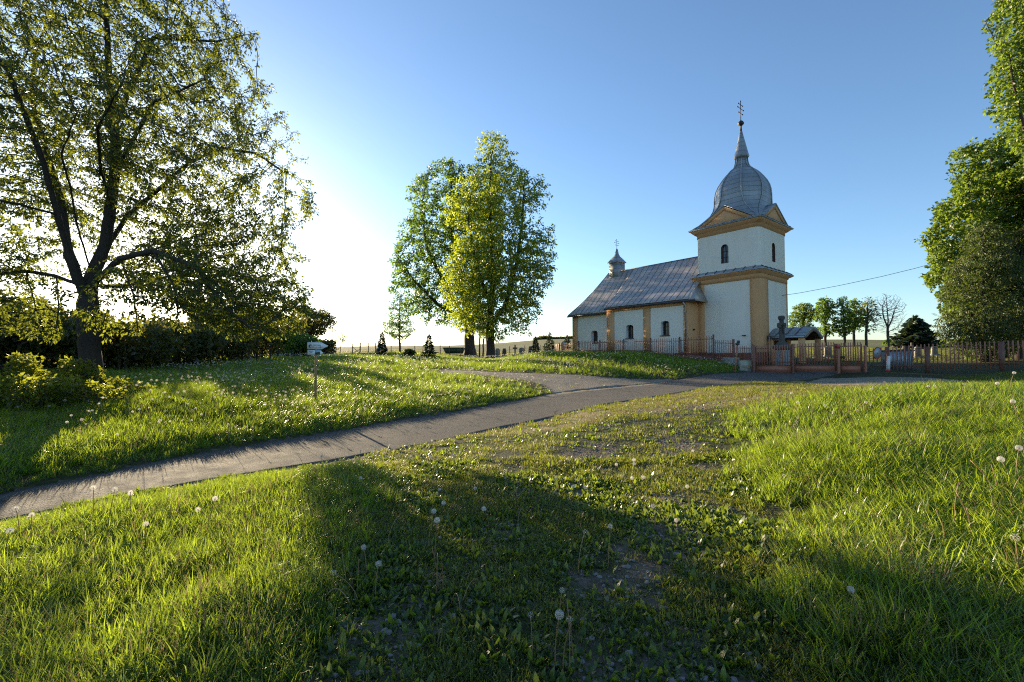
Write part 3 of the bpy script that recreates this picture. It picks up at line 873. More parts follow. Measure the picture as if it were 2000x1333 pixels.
    # skirt roof and onion dome: square turning octagonal
    cx = -.18
    def octo(a, c, z, ox=0.0):
        c = max(c, .02)
        return [(ox+a, a-c, z),(ox+a-c, a, z),(ox-a+c, a, z),(ox-a, a-c, z),(ox-a, -a+c, z),(ox-a+c, -a, z),(ox+a-c, -a, z),(ox+a, -a+c, z)]
    # half-width a and chamfer c (a regular octagon has c = .586 a)
    prof = [(2.60,.05,10.79,0),(2.61,.05,10.86,0),(2.42,.06,10.98,0),(2.24,.16,11.2,.1),(2.10,.38,11.6,.3),(2.02,.66,12.0,.6),(2.0,.92,12.4,.8),(2.01,1.09,12.8,1),(2.03,1.18,13.2,1),(2.0,1.17,13.55,1),(1.91,1.12,13.9,1),(1.75,1.02,14.22,1),(1.52,.89,14.55,1),(1.27,.74,14.85,1),(1.05,.61,15.07,1),(.80,.47,15.25,1),(.60,.35,15.42,1),(.50,.29,15.6,1),(.44,.26,15.85,1),(.41,.24,16.15,1)]
    prof = [(a*(1-.155*f), c*(1-.155*f), z, k) for a, c, z, k in prof for f in (min(1, max(0, (z-10.95)/1.2)),)]
    dm = MB(); dm.loft([octo(a, c, z, cx*k) for a, c, z, k in prof], cap0=True, cap1=True)
    dmo = dm.build("onion_dome", M['dome'], church, fix=False)
    rb = MB()
    for q in range(8):
        pts = [octo(a+.012, c, z, cx*k)[q] for a, c, z, k in prof[2:]]
        rb.tube(pts, .035, 6)
    rb.build("dome_ribs", M['zinc'], dmo, smooth=True)
    sp = MB()
    sp.loft([octo(a, a*.586, z, cx) for a, z in ((.34,16.08),(.43,16.12),(.49,16.2),(.47,16.25),(.38,16.65),(.28,17.15),(.165,17.7),(.08,18.15))], cap0=True, cap1=True)
    spo = sp.build("spire", M['dome'], church, fix=False)
    bl = MB(); bl.lathe([(.075,18.1),(.055,18.5),(.09,18.56),(.2,18.66),(.22,18.75),(.15,18.87),(.05,18.95),(.03,19.0)], 14, (cx,0)); bl.build("finial_ball", M['dark_iron'], spo, smooth=True)
    cross3(MB(), cx, 0, 18.93, 1.47, .44, .026).build("cross", M['dark_iron'], spo)
    # pediments on all four sides: ochre gables with small roofs running into the dome
    for i in range(4):
        rot = Matrix.Rotation(pi/2*i, 4, 'Z')
        T = lambda p: tuple(rot @ Vector(p))
        gz0, gz1, gw, gy = 10.98, 12.12, 1.92, 2.36
        gm = MB(); gm.prism([T(p) for p in ((-gw,gy,gz0),(gw,gy,gz0),(0,gy,gz1))], T((0,-.4,0)))
        go = gm.build("pediment", M['ochre'], church)
        fm = MB()
        for sx in (1,-1):
            fm.prism([T(p) for p in ((sx*gw,gy+.001,gz0),(sx*(gw-.42),gy+.001,gz0),(0,gy+.001,gz1-.26),(0,gy+.001,gz1))], T((0,.055,0)))
        fm.build("raking_trim", M['ochre'], go)
        rm = MB()
        for sx in (1,-1):
            rm.add([T(p) for p in ((sx*(gw+.16),gy+.10,gz0-.05),(0,gy+.10,gz1+.07),(0,1.2,gz1+.07),(sx*(gw+.16),1.2,gz0-.05))], [(0,1,2,3)])
        ro = rm.build("gable_roof", M['dome'], go, fix=False)
        s_ = ro.modifiers.new("thickness", 'SOLIDIFY'); s_.thickness = .05
        es = MB()
        for k in range(-3,4): es.bar(T((k*.68,2.62,10.89)), T((k*.68,2.40,11.02)), .035, .05)
        es.add([T(p) for p in ((-2.62,2.625,10.865),(2.62,2.625,10.865),(2.25,2.36,11.03),(-2.25,2.36,11.03))], [(0,1,2,3)])
        es.build("eave_sheet", M['dome'], go, fix=False)
    # wall lamp bracket and vent on the side wall
    vb = MB(); vb.box(-1.28,-1.12,TH,TH+.28,3.0,3.06); vb.build("bracket", M['dark_iron'], church)
    vn = MB(); vn.tube([(N0+.0,3.05,3.55),(N0-.12,3.05,3.55)], .06, 8); vn.build("vent", M['dark_iron'], church)
    # --- porch in front of the tower
    X0, X1, Y0, Y1 = -2.24, -4.55, -1.75, 1.55
    def arc(t): # across the porch: 0..1, flared barrel
        y = Y0 + (Y1-Y0)*t; s = sin(pi*t)
        return y, 2.93 + .58*s**1.5 + (.0 if .12 < t < .88 else 0)
    pr = MB()
    n = 18
    ring_top = [[(x, arc(k/n)[0], arc(k/n)[1]+.05) for k in range(n+1)] for x in (X0, X0-.6, X0-1.2, X0-1.75, X1)]
    pr.loft(ring_top, closed=False)
    po = pr.build("porch", M['dome'], church, smooth=True, fix=False)
    s_ = po.modifiers.new("thickness", 'SOLIDIFY'); s_.thickness = .05
    for x in (X0-.6, X0-1.2, X0-1.75):
        seam = MB()
        pts = [(x, arc(k/n)[0], arc(k/n)[1]+.075) for k in range(n+1)]
        for a, b in zip(pts[:-1], pts[1:]): seam.bar(a, b, .03, .045)
        seam.build("seam", M['seam'], po)
    fa = MB()
    fa.box(X1+.02, X0, Y1-.06, Y1-.01, 2.78, 2.93); fa.box(X1+.02, X0, Y0+.01, Y0+.06, 2.78, 2.93)
    outer = [(X1, arc(k/n)[0], arc(k/n)[1]+.02) for k in range(n+1)]
    innr = [(X1, Y0+.1 + (Y1-Y0-.2)*k/n, max(2.78, 2.75 + .5*sin(pi*k/n)**1.5)) for k in range(n+1)]
    fa.loft([outer, innr, [(p[0]+.07, p[1], p[2]) for p in innr], [(p[0]+.07, p[1], p[2]) for p in outer]], closed=False)
    fa.build("porch_fascia", M['zinc'], po)
    ce = MB(); ce.loft([[(x, Y0+.12 + (Y1-Y0-.24)*k/n, 2.72 + .46*sin(pi*k/n)**1.5) for k in range(n+1)] for x in (X0-.02, X1+.1)], closed=False)
    ce.build("porch_ceiling", M['wood'], po, fix=False)
    for x, y in ((X1+.25, Y1-.25), (X1+.25, Y0+.25), (X0-.22, Y1-.25), (X0-.22, Y0+.25)):
        pm = MB(); pm.box(x-.15, x+.15, y-.15, y+.15, .5, 2.80); pm.build("pillar", M['ochre'], po, bevel=.015)
    dm_ = MB(); dm_.box(-2.36,-2.31,-.75,.75,.7,2.7); d_ = dm_.build("door", M['wood'], church)
    dn = MB(); dn.box(-2.42,-2.365,.08,.14,1.55,1.75); dn.build("handle", M['dark_iron'], d_)
    fl = MB(); fl.box(X1-.1, X0-.17, Y0, Y1, .3, .86); fl.build("porch_floor", M['concrete'], po)
    dp = MB(); dp.tube([(X0-.25,Y1+.03,2.9),(X0-.25,Y1+.03,.9)], .04, 8); dp.build("porch_downpipe", M['zinc'], po, smooth=True)
    fs = MB(); fs.box(X0-.015, X0-.002, -1.5, 1.3, 3.02, 3.75); fs.build("porch_flashing", M['dome'], po)

def cross3(mb, x, y, z, h, w, r):
    """three-barred cross in the plane across the nave; bars with rounded ends"""
    mb.tube([(x,y,z),(x,y,z+h)], r, 8)
    for zz, k, tilt in ((z+h*.82,.72,0.0),(z+h*.62,1.0,0.0),(z+h*.38,.66,.0)):
        a, b = (x, y-w*k, zz-tilt), (x, y+w*k, zz+tilt)
        mb.tube([a, b], r*.8, 8)
        for p in (a, b):
            mb.lathe([(0.004,-r*2+p[2]),(r*1.9,p[2]-r*.9),(r*1.9,p[2]+r*.9),(0.004,p[2]+r*2)], 8, (p[0],p[1]))
    p = (x,y,z+h); mb.lathe([(0.004,p[2]-r*2),(r*1.9,p[2]-r*.9),(r*1.9,p[2]+r*.9),(0.004,p[2]+r*2)], 8, (p[0],p[1]))
    return mb
build_church()
for o_ in church.children_recursive:          # taped length of the nave
    if o_.type == 'MESH':
        for v_ in o_.data.vertices:
            if v_.co.x > 2.3: v_.co.x = 2.3 + (v_.co.x-2.3)*.965

# ---------------------------------------------------------------- fences, gates and small things by the road
def ground_at(x, y): return hz(x, y)

def picket_bay(parent, A, B, zt0, zt1, zb0, zb1, n, mat='brown_paint', w=.045, t=.02, rails=True, skip_ends=True, jitter=.006, proto={}):
    """pickets between two plan points; tops and bottoms run linearly"""
    A, B = np.array(A, float), np.array(B, float)
    d = (B-A)/np.hypot(*(B-A)); ang = math.atan2(d[1], d[0])
    root = Vector(parent.location)
    for k in range(n):
        f = (k+.5)/n
        x, y = A + (B-A)*f
        zt = zt0+(zt1-zt0)*f + random.uniform(-1,1)*jitter*2; zb = zb0+(zb1-zb0)*f
        mb = MB()
        h = zt-zb
        mb.add([(-w/2,-t/2,0),(w/2,-t/2,0),(w/2,t/2,0),(-w/2,t/2,0),(-w/2,-t/2,h-.015),(w/2,-t/2,h-.015),(w/2,t/2,h-.015),(-w/2,t/2,h-.015),
                (-w*.3,-t/2,h),(w*.3,-t/2,h),(w*.3,t/2,h),(-w*.3,t/2,h)],
               [(0,3,2,1),(0,1,5,4),(1,2,6,5),(2,3,7,6),(3,0,4,7),(4,5,9,8),(5,6,10,9),(6,7,11,10),(7,4,8,11),(8,9,10,11)])
        o = mb.build("picket", M[mat], parent, fix=False)
        o.location = (x-root.x, y-root.y, zb-root.z); o.rotation_euler = (random.uniform(-.006,.006), random.uniform(-.008,.008), ang+random.uniform(-.05,.05))
    nrm = np.array([-d[1], d[0]])*.035
    if nrm[1] < 0: nrm = -nrm                      # rails on the far side
    if rails:
        for f in (.16, .84):
            a = (A[0]+nrm[0]-root.x, A[1]+nrm[1]-root.y, zb0+(zt0-zb0)*f-root.z); b = (B[0]+nrm[0]-root.x, B[1]+nrm[1]-root.y, zb1+(zt1-zb1)*f-root.z)
            MB().bar(a, b, .035, .045).build("rail", M['post_paint'], parent)

def post(parent, x, y, z0, z1, w=.09, mat='post_paint', cap=True, lean=(0,0)):
    r = Vector(parent.location)
    mb = MB()
    mb.bar((x-r.x,y-r.y,z0-r.z),(x-r.x+lean[0],y-r.y+lean[1],z1-r.z), w, w, (0,1,0))
    if cap: mb.bar((x-r.x+lean[0],y-r.y+lean[1],z1-r.z),(x-r.x+lean[0],y-r.y+lean[1],z1-r.z+.015), w*1.15, w*1.15, (0,1,0))
    return mb.build("post", M[mat], parent)

# fence along the nave, a little nearer the road than the church
def nave_line(px):
    """plan point on the line w = 5.2 in front of the nave, seen at picture column px"""
    n = np.array([sin(CH_AZ), cos(CH_AZ)]); m = np.array([cos(CH_AZ), -sin(CH_AZ)])
    r = ray(px, 690)[:2]; c = np.array([CHX, CHY])
    t = (c@m - 5.2*KS)/(r@m); return r*t
px_posts = [1122.5, 1130, 1171.5, 1218.5, 1271, 1328, 1394]
NP = [nave_line(p) for p in px_posts]
nf = empty("picket_fence", (NP[0][0], NP[0][1], hz(*NP[0])), "long brown picket fence running along the church nave wall", "fence")
TOPZ = 3.02
for i, p in enumerate(NP):
    if i == 0: continue
    zt = TOPZ + (.05 if i < 6 else .12)
    post(nf, p[0], p[1], hz(*p)-.25, zt, .09)
for i, (a, b) in enumerate(zip(NP[:-1], NP[1:])):
    L = np.hypot(*(b-a)); n = max(2, int(L/.19))
    za, zb = hz(*a)+.10, hz(*b)+.10
    if i == 5: za, zb = 1.72, 1.70
    picket_bay(nf, a+(b-a)*.015, b-(b-a)*.015, TOPZ, TOPZ+(.06 if i == 5 else 0), za, zb, n, w=.05)
MB().bar((NP[1][0]-NP[0][0], NP[1][1]-NP[0][1]+.05, 1.42-nf.location.z), (NP[6][0]-NP[0][0], NP[6][1]-NP[0][1]+.05, 1.42-nf.location.z), .14, .5).build("base_wall", M['plinth'], nf)

def line_pts(px0, Y0, px1, Y1, pxs):
    a, b = at(px0, 690, Y0)[:2], at(px1, 690, Y1)[:2]; out = []
    for p in pxs:
        r = ray(p, 690)[:2]; d = b-a
        t = np.linalg.solve(np.array([[r[0], -d[0]],[r[1], -d[1]]]), a); out.append(r*t[0])
    return out
def ztop(p, py):   # height seen at picture row py above plan point p
    r = ray(1000, py); r = r*(p[1]/r[1]); return CZ + r[2]

# short lower fence between the nave fence and the gate
S = line_pts(1394, NP[-1][1], 1434, 30.2, [1396, 1433]) 
sf = empty("picket_fence", (S[1][0], S[1][1], hz(*S[1])), "short low picket fence on a mossy stone base left of the leaning pole", "fence")
post(sf, S[1][0], S[1][1], hz(*S[1])-.2, ztop(S[1], 663.5), .11)
picket_bay(sf, S[0], S[1], ztop(S[0], 664.5), ztop(S[1], 665), ztop(S[0], 699), ztop(S[1], 702), 9, w=.05)
S2 = line_pts(1434, 31.5, 1471, 28.6, [1436, 1470])
sf2 = empty("picket_fence", (S2[1][0], S2[1][1], hz(*S2[1])), "lowest picket fence, behind the cream meter box beside the gate", "fence")
post(sf2, S2[1][0], S2[1][1], hz(*S2[1])-.2, ztop(S2[1], 674), .12)
picket_bay(sf2, S2[0], S2[1], ztop(S2[0], 676), ztop(S2[1], 675), ztop(S2[0], 702), ztop(S2[1], 709), 8, w=.05)
# stone base with moss under the short fence
q = S[0]*.3 + S[1]*.7
sb = MB(); a, b = S[0]*.55+S[1]*.45, S[1]+(S[1]-S[0])*.04
sb.bar((a[0], a[1]-.3, hz(*a)+.15), (b[0], b[1]-.3, hz(*b)+.22), .5, .75)
sbo = sb.build("stone_block", M['concrete'], None, bevel=.04)
tag(sbo, "mossy grey concrete block under the short low fence", "block")

# gate: two leaves, posts, wicket
GX = line_pts(1471, 27.6, 1690, 25.4, [1476, 1546, 1550, 1632, 1637, 1641, 1683, 1690])
def gate_leaf(a, b, label, tops, pick_bot, board, n, nm="gate"):
    g = empty(nm, (a[0], a[1], ztop(a, board[1])), label, "gate")
    r = Vector(g.location)
    picket_bay(g, a, b, ztop(a, tops[0]), ztop(b, tops[1]), ztop(a, pick_bot[0]), ztop(b, pick_bot[1]), n, w=.05)
    mb = MB()
    A0 = (a[0]-r.x, a[1]-r.y+.03, 0); B0 = (b[0]-r.x, b[1]-r.y+.03, 0)
    za0, za1 = ztop(a, board[1])-r.z, ztop(a, board[0])-r.z; zb0, zb1 = ztop(b, board[1])-r.z, ztop(b, board[0])-r.z
    def P(A, z): return Vector((A[0], A[1], z))
    mb.bar(P(A0,(za0+za1)/2), P(B0,(zb0+zb1)/2), .02, abs(za1-za0))
    mb.build("bottom_board", M['brown_paint'], g)
    fr = MB()
    for A, z0, z1 in ((A0, za0, ztop(a, tops[0]+3)-r.z), (B0, zb0, ztop(b, tops[1]+3)-r.z)):
        fr.bar(P(A, z0), P(A, z1), .06, .05, (0,1,0))
    fr.bar(P(A0, za0-.02), P(B0, zb0-.02), .05, .05); fr.bar(P(A0, za1+.02), P(B0, zb1+.02), .05, .05)
    fr.build("gate_frame", M['post_paint'], g)
    return g
g1 = gate_leaf(GX[0], GX[1], "brown picket gate leaf in front of the stone crucifix", (676,673), (713.5,714.5), (715,727), 14)
g2 = gate_leaf(GX[2], GX[3], "brown picket gate leaf in front of the arched porch, beside the red topped post", (672,668.5), (713,712), (714.5,725), 15)
g3 = gate_leaf(GX[5], GX[6], "narrow wicket gate between the red topped post and the slim post", (670,668.5), (713,713), (714.5,727), 9, "wicket_gate")
lk = MB(); r3 = Vector(g3.location)
lk.box(GX[5][0]-r3.x+.02, GX[5][0]-r3.x+.22, GX[5][1]-r3.y-.08, GX[5][1]-r3.y-.02, ztop(GX[5],701)-r3.z, ztop(GX[5],696)-r3.z)
lk.build("lock", M['dark_iron'], g3)
def single_post(p, z0, z1, w, label, mat='post_paint', red=False, nm="gate_post"):
    o = empty(nm, (p[0], p[1], hz(*p)), label, "post")
    s = MB().bar((0,0,z0-o.location.z),(0,0,z1-o.location.z), w, w, (0,1,0)).build("shaft", M[mat], o, bevel=.008)
    if red: MB().bar((0,-.003,z1-.28-o.location.z),(0,-.003,z1-.12-o.location.z), w+.012, w+.012, (0,1,0)).build("red_band", M['red'], o)
    return o
single_post(GX[0]-np.array([.12,-.02]), hz(*GX[0])-.2, ztop(GX[0],674), .13, "thick brown gate post at the left end of the gate beside the meter box")
single_post((GX[1]+GX[2])/2, hz(*GX[1])-.1, ztop(GX[1],672), .12, "brown middle post where the two gate leaves meet")
single_post(GX[4], hz(*GX[4])-.2, ztop(GX[4],671.5), .13, "brown gate post with a red band near its top", 'brown_paint', True)
single_post(GX[7], hz(*GX[7])-.2, ztop(GX[7],675), .10, "slim brown post at the right end of the wicket gate", 'brown_paint')

# right-hand fence
RP_ = line_pts(1694, 26.0, 1960, 22.7, [1694, 1733, 1811, 1956, 2075, 2230, 2420])
rf_ = empty("picket_fence", (RP_[0][0], RP_[0][1], hz(*RP_[0])), "reddish brown picket fence running right from the wicket gate in front of the graveyard", "fence")
tops = [681, 678, 672, 666, 664, 662, 660]; 
for i, p in enumerate(RP_):
    if i in (0,): continue
    post(rf_, p[0], p[1], hz(*p)-.2, ztop(p, (679, 679, 678, 668, 666, 664, 662)[i]), .16 if i in (2,3) else .1)
for i in range(len(RP_)-1):
    a, b = RP_[i], RP_[i+1]; L = np.hypot(*(b-a)); n = int(round(L/.165))
    zb = .10
    picket_bay(rf_, a, b, ztop(a, tops[i]), ztop(b, tops[i+1]), hz(*a)+zb, hz(*b)+zb, n, w=.05)

# round sheet-metal disc hanging on the fence
dp = at(1713, 690, RP_[1][1]-.12)
ds = empty("round_sign", dp, "round grey sheet metal disc with a red rim hung on the picket fence", "sign")
m_ = MB(); m_.tube([(0,0,0),(0,-.02,0)], [.30,.30], 28); m_.build("disc", M['disc_grey'], ds)
m_ = MB(); rings = []
for k in range(29):
    a = 2*pi*k/28; rings.append([(.31*cos(a), -.03, .31*sin(a)), (.345*cos(a), -.03, .345*sin(a)), (.345*cos(a), .01, .345*sin(a)), (.31*cos(a), .01, .31*sin(a))])
m_.loft(rings); m_.build("red_rim", M['red'], ds)
m_ = MB(); m_.tube([(0,-.02,0),(0,-.035,0)], .025, 10); m_.build("bolt", M['dark_iron'], ds)
ds.rotation_euler = (.12, 0, .35)
# white marker stake, grey bin behind the fence
p = at(1731.5, 705, RP_[1][1]+.05)[:2]
wp = empty("marker_stake", (p[0], p[1], hz(*p)), "white plastic marker stake with a pale red foot leaning on the picket fence", "stake")
zz = hz(*p)
MB().tube([(-.03,-.12,.08),(.05,-.1,ztop(p,696)-zz)], [.10,.075], 10).build("sleeve", M['white_plastic'], wp, smooth=True)
MB().tube([(-.04,-.125,-.05),(-.03,-.12,.12)], [.11,.105], 10).build("foot", M['red'], wp, smooth=True)
p = at(1752, 705, 27.2)[:2]; zz = hz(*p)
bn = empty("waste_bin", (p[0], p[1], zz), "grey ribbed waste bin behind the picket fence near the round disc", "bin")
MB().loft([[( sx*.50, sy*.45, -.1) for sx, sy in ((1,1),(-1,1),(-1,-1),(1,-1))], [(sx*.58, sy*.52, 1.02) for sx, sy in ((1,1),(-1,1),(-1,-1),(1,-1))]], cap0=True, cap1=True).build("body", M['zinc'], bn)
m_ = MB()
for k in range(-4,5): m_.bar((k*.115,-.46,0),(k*.125,-.535,.98), .03, .025, (0,1,0))
m_.build("rib", M['disc_grey'], bn)
MB().box(-.62,.62,-.56,.56,1.02,1.09).build("lid", M['dark_iron'], bn, bevel=.02)
# meter box
p = at(1456, 705, 28.0)[:2]; zz = hz(*p)
bx = empty("meter_box", (p[0], p[1], zz), "cream metal meter box with a small yellow plate beside the gate", "meter box")
MB().box(-.30,.30,-.15,.15,.12,.62).build("case", M['cream'], bx, bevel=.015)
MB().box(-.26,.26,-.165,-.151,.16,.58).build("door", M['cream'], bx)
MB().box(.02,.2,-.172,-.167,.17,.26).build("yellow_plate", M['yellow'], bx)
MB().box(-.36,.36,-.2,.2,-.15,.115).build("base", M['concrete'], bx)
MB().box(-.33,.33,-.18,.18,.622,.66).build("lid", M['cream'], bx)
# leaning pole with a black cap
p = at(1435, 720, 27.0)[:2]; zz = hz(*p)
lp = empty("leaning_pole", (p[0], p[1], zz), "rusty red and white leaning barrier pole with a black cap left of the gate", "pole")
zt = ztop(p, 674)-zz
MB().tube([(0,0,-.1),(.19,0,zt)], .045, 8).build("shaft", M['brown_paint'], lp, smooth=True)
for f0, f1 in ((.30,.40),(.55,.68)): MB().tube([(.19*f0,-.002,zt*f0),(.19*f1,-.002,zt*f1)], .05, 8).build("white_band", M['raw_wood'], lp)
MB().box(.10,.28,-.1,.1,zt-.02,zt+.13).build("cap", M['dark_iron'], lp, bevel=.02)
MB().box(.18,.32,-.07,.07,zt+.13,zt+.26).build("lamp_head", M['dark_iron'], lp, bevel=.02)

# stone crucifix on its pedestal
p = at(1528, 700, 30.5)[:2]; zz = hz(*p)
cr = empty("stone_crucifix", (p[0], p[1], zz), "dark stone crucifix on a pedestal between the gate and the church porch", "crucifix", None, 0.25)
H = lambda py: ztop(p, py)-zz
MB().loft([[(sx*a, sy*a, z) for sx, sy in ((1,1),(-1,1),(-1,-1),(1,-1))] for a, z in ((.42,-.1),(.42,.25),(.33,.3),(.30,H(684)))], cap0=True, cap1=True).build("pedestal", M['concrete'], cr, bevel=.02)
MB().loft([[(sx*a, sy*a, z) for sx, sy in ((1,1),(-1,1),(-1,-1),(1,-1))] for a, z in ((.30,H(684)),(.40,H(681)),(.41,H(677)),(.28,H(674)),(.17,H(668)))], cap1=True).build("plinth_block", M['stone'], cr, bevel=.02)
m_ = MB()
m_.loft([[(sx*a, sy*a*.8, z) for sx, sy in ((1,1),(-1,1),(-1,-1),(1,-1))] for a, z in ((.16,H(670)),(.13,H(645)),(.125,H(640)))], cap1=True)
m_.loft([[(sx*a, sy*a*.75, z) for sx, sy in ((1,1),(-1,1),(-1,-1),(1,-1))] for a, z in ((.12,H(641)),(.12,H(626)),(.17,H(624)),(.18,H(619)),(.12,H(617)))], cap1=True)
m_.loft([[(x, sy*.11, H(636)+sz*s_) for sy, sz in ((1,1),(-1,1),(-1,-1),(1,-1))] for x, s_ in ((-.28,.07),(-.25,.17),(-.17,.17),(-.12,.11),(.12,.11),(.17,.17),(.25,.17),(.28,.07))], cap0=True, cap1=True)
m_.build("cross", M['stone'], cr, bevel=.025)
m_ = MB(); m_.tube([(0,-.15,H(652)),(0,-.17,H(641)),(0,-.16,H(637))], [.04,.065,.04], 8); m_.tube([(-.2,-.14,H(634.5)),(0,-.17,H(638)),(.2,-.14,H(634.5))], .022, 6); m_.lathe([(.005,H(637)),(.04,H(636)),(.045,H(634.5)),(.005,H(633))], 8, (0,-.17))
m_.build("figure", M['stone'], cr, smooth=True)

# power cable from the church wall to beyond the right-hand trees
A = Vector(church_world(2.3, 2.45, 5.35)); A = Vector(at(1366, 586, A.y - .2)); B = Vector(at(1500, 582, 30.5)); Bx = Vector(at(1860, 505, 33.0)); Cx = Vector(at(2250, 340, 30.0))
cb = empty("power_cable", A, "thin dark power cable from the church wall across to the right hand trees", "cable")
pts = []
for k in range(41):
    t = k/40; P = A.lerp(Cx, t); P.z -= 1.9*4*t*(1-t)*.62
    pts.append(P)
# follow the measured sag
def sag(px):
    return np.interp(px, [1366,1420,1480,1560,1640,1720,1790,1850,2050,2250], [586,587,584,573,558,541,524,507,437,345])
pts = []
for k in range(60):
    t = k/59; X = A.x + (Cx.x-A.x)*t; Y = A.y + (Cx.y-A.y)*t
    px = 1000 + FPX*X/Y; pts.append(Vector(at(px, sag(px), Y))-A)
MB().tube(pts, .016, 6).build("wire", M['cable'], cb, smooth=True)
ia = pts[3]; ib = pts[6]
MB().tube([pts[2], pts[3], pts[4], pts[5], pts[6]], .024, 6).build("insulator_sleeve", M['white_plastic'], cb, smooth=True)
MB().box(-.12,.06,-.03,.12,-.05,.06).build("wall_bracket", M['dark_iron'], cb)

# ---- signpost in the meadow
p = at(615.5, 792, 12.3)[:2]; zz = hz(*p)
sg_ = empty("signpost", (p[0], p[1], zz), "wooden signpost with two white arrow boards pointing right in the meadow", "signpost")
H = lambda py: ztop(p, py)-zz
wpx = p[1]/FPX
MB().tube([(0.01,0,-.2),(0,0,H(730)),(.012,0,H(667))], [.034,.031,.028], 8).build("pole", M['raw_wood'], sg_, smooth=True)
def board(x0, x1, xt, y0, y1, nm):
    zt0, zb0 = H(y0), H(y1); X = lambda px: (px-615.5)*wpx
    m_ = MB(); m_.prism([(X(x0),-.045,zb0),(X(x1),-.045,zb0-.008),(X(xt),-.045,(zt0+zb0)/2-.01),(X(x1),-.045,zt0-.012),(X(x0),-.045,zt0)], (0,.012,0))
    o = m_.build(nm, M['sign_white'], sg_)
    o.rotation_euler = (0,0,-.02); return o
b1_ = board(599.5, 627, 641, 668.5, 682.5, "arrow_board")
b2_ = board(600.3, 625.5, 631, 684, 693.7, "small_arrow_board")
def lettering(body, x, z, size, parent, mat='ink', y=-.0475):
    cu = bpy.data.curves.new("lettering", 'FONT'); cu.body = body; cu.size = size; cu.extrude = .0004
    cu.offset = size*.012
    o = bpy.data.objects.new("lettering", cu); COL.objects.link(o); o.parent = parent
    cu.materials.append(M[mat])
    me = bpy.data.meshes.new_from_object(o); bpy.data.objects.remove(o)
    o = bpy.data.objects.new("lettering", me); COL.objects.link(o); o.parent = parent
    o.location = (x, y, z); o.rotation_euler = (pi/2, .012, 0); return o
X = lambda px: (px-615.5)*wpx
lettering("CINTORÍN", X(610.2), H(675.9), .048, b1_); lettering("Z 1. SV. VOJNY", X(610.2), H(679.3), .043, b1_)
m_ = MB()   # round emblem: dark ring with a pale leaf cut-out
rings = []
for k in range(25):
    a = 2*pi*k/24; ro, ri = .048, .026+.012*cos(a*1.0+.6)
    rings.append([(X(605.5)+ro*cos(a), -.0475, H(676.6)+ro*.82*sin(a)), (X(605.5)+.006+ri*cos(a), -.0475, H(676.6)+.004+ri*.8*sin(a))])
m_.loft(rings, closed=False); m_.build("emblem", M['ink'], b1_, fix=False)
m_ = MB()
for (x0, x1, y_) in ((604,606,672.6),(606.6,608.4,672.8)): m_.box(X(x0), X(x1), -.048, -.0461, H(y_+.35), H(y_))
m_.build("small_mark", M['ink'], b1_)
m_ = MB()
for (x0, x1, y_) in ((603,607,686.2),(607.6,611.8,686.3),(603.5,606.5,687.6),(607.2,612,687.7),(604.2,609.6,689.4)): m_.box(X(x0), X(x1), -.048, -.0461, H(y_+.7), H(y_))
m_.build("small_print", M['grey_ink'], b2_)
m_ = MB(); m_.box(X(615),X(625.2),-.0476,-.0461,H(693.2),H(684.6)); pp_ = m_.build("printed_picture", M['pic_sky'], b2_)
m_ = MB(); prof_ = [(615,693.2),(625.2,693.2),(625.2,688),(623,687.2),(620,688.2),(617,688.6),(615,689)]
m_.prism([(X(a),-.0484,H(b)) for a, b in prof_], (0,.0006,0)); m_.build("printed_trees", M['pic_wood'], pp_)

# ---- wire fence across the meadow
pxs = [688,703,719,734,764,782,810,826,842,860,878,899,925,969,995.5,1025,1056.5,1080]
WP = line_pts(688, 50, 1080, 53, pxs)
wf = empty("wire_fence", (WP[0][0], WP[0][1], hz(*WP[0])), "old wire fence on wooden posts at the far edge of the dandelion meadow", "fence")
wr = Vector(wf.location)
for k, q in enumerate(WP):
    h_ = random.uniform(1.0,1.25) + (.12 if k in (1,3) else 0); w_ = .10 if k in (1,3) else random.uniform(.055,.08)
    post(wf, q[0], q[1], hz(*q)-.2, hz(*q)+h_, w_, 'wire_post', False, (random.uniform(-.04,.04), 0))
for f in (.25,.5,.78):
    for a, b in zip(WP[:-1], WP[1:]):
        MB().tube([(a[0]-wr.x,a[1]-wr.y,hz(*a)+f-wr.z),((a[0]+b[0])/2-wr.x,(a[1]+b[1])/2-wr.y,(hz(*a)+hz(*b))/2+f-.03-wr.z),(b[0]-wr.x,b[1]-wr.y,hz(*b)+f-wr.z)], .008, 4).build("wire", M['dark_iron'], wf)
m_ = MB()
for (a, ha, b, hb) in ((0,.85,1,.1),(0,.1,1,.5)):
    m_.bar((WP[a][0]-wr.x,WP[a][1]-wr.y-.04-.05*(hb>.3),hz(*WP[a])+ha-wr.z),(WP[b][0]-wr.x,WP[b][1]-wr.y-.04-.05*(hb>.3),hz(*WP[b])+hb-wr.z),.05,.05)
m_.build("brace", M['wire_post'], wf)
q = at(738.5, 683, WP[3][1]-.15)
nb = empty("notice", (q[0],q[1],q[2]), "small pale blue notice fixed to a wire fence post", "notice")
MB().box(-.13,.13,-.012,.012,-.15,.15).build("plate", M['sign_white'], nb)
MB().box(-.10,.10,-.016,-.0125,-.11,.11).build("notice_print", M['pic_sky'], nb)
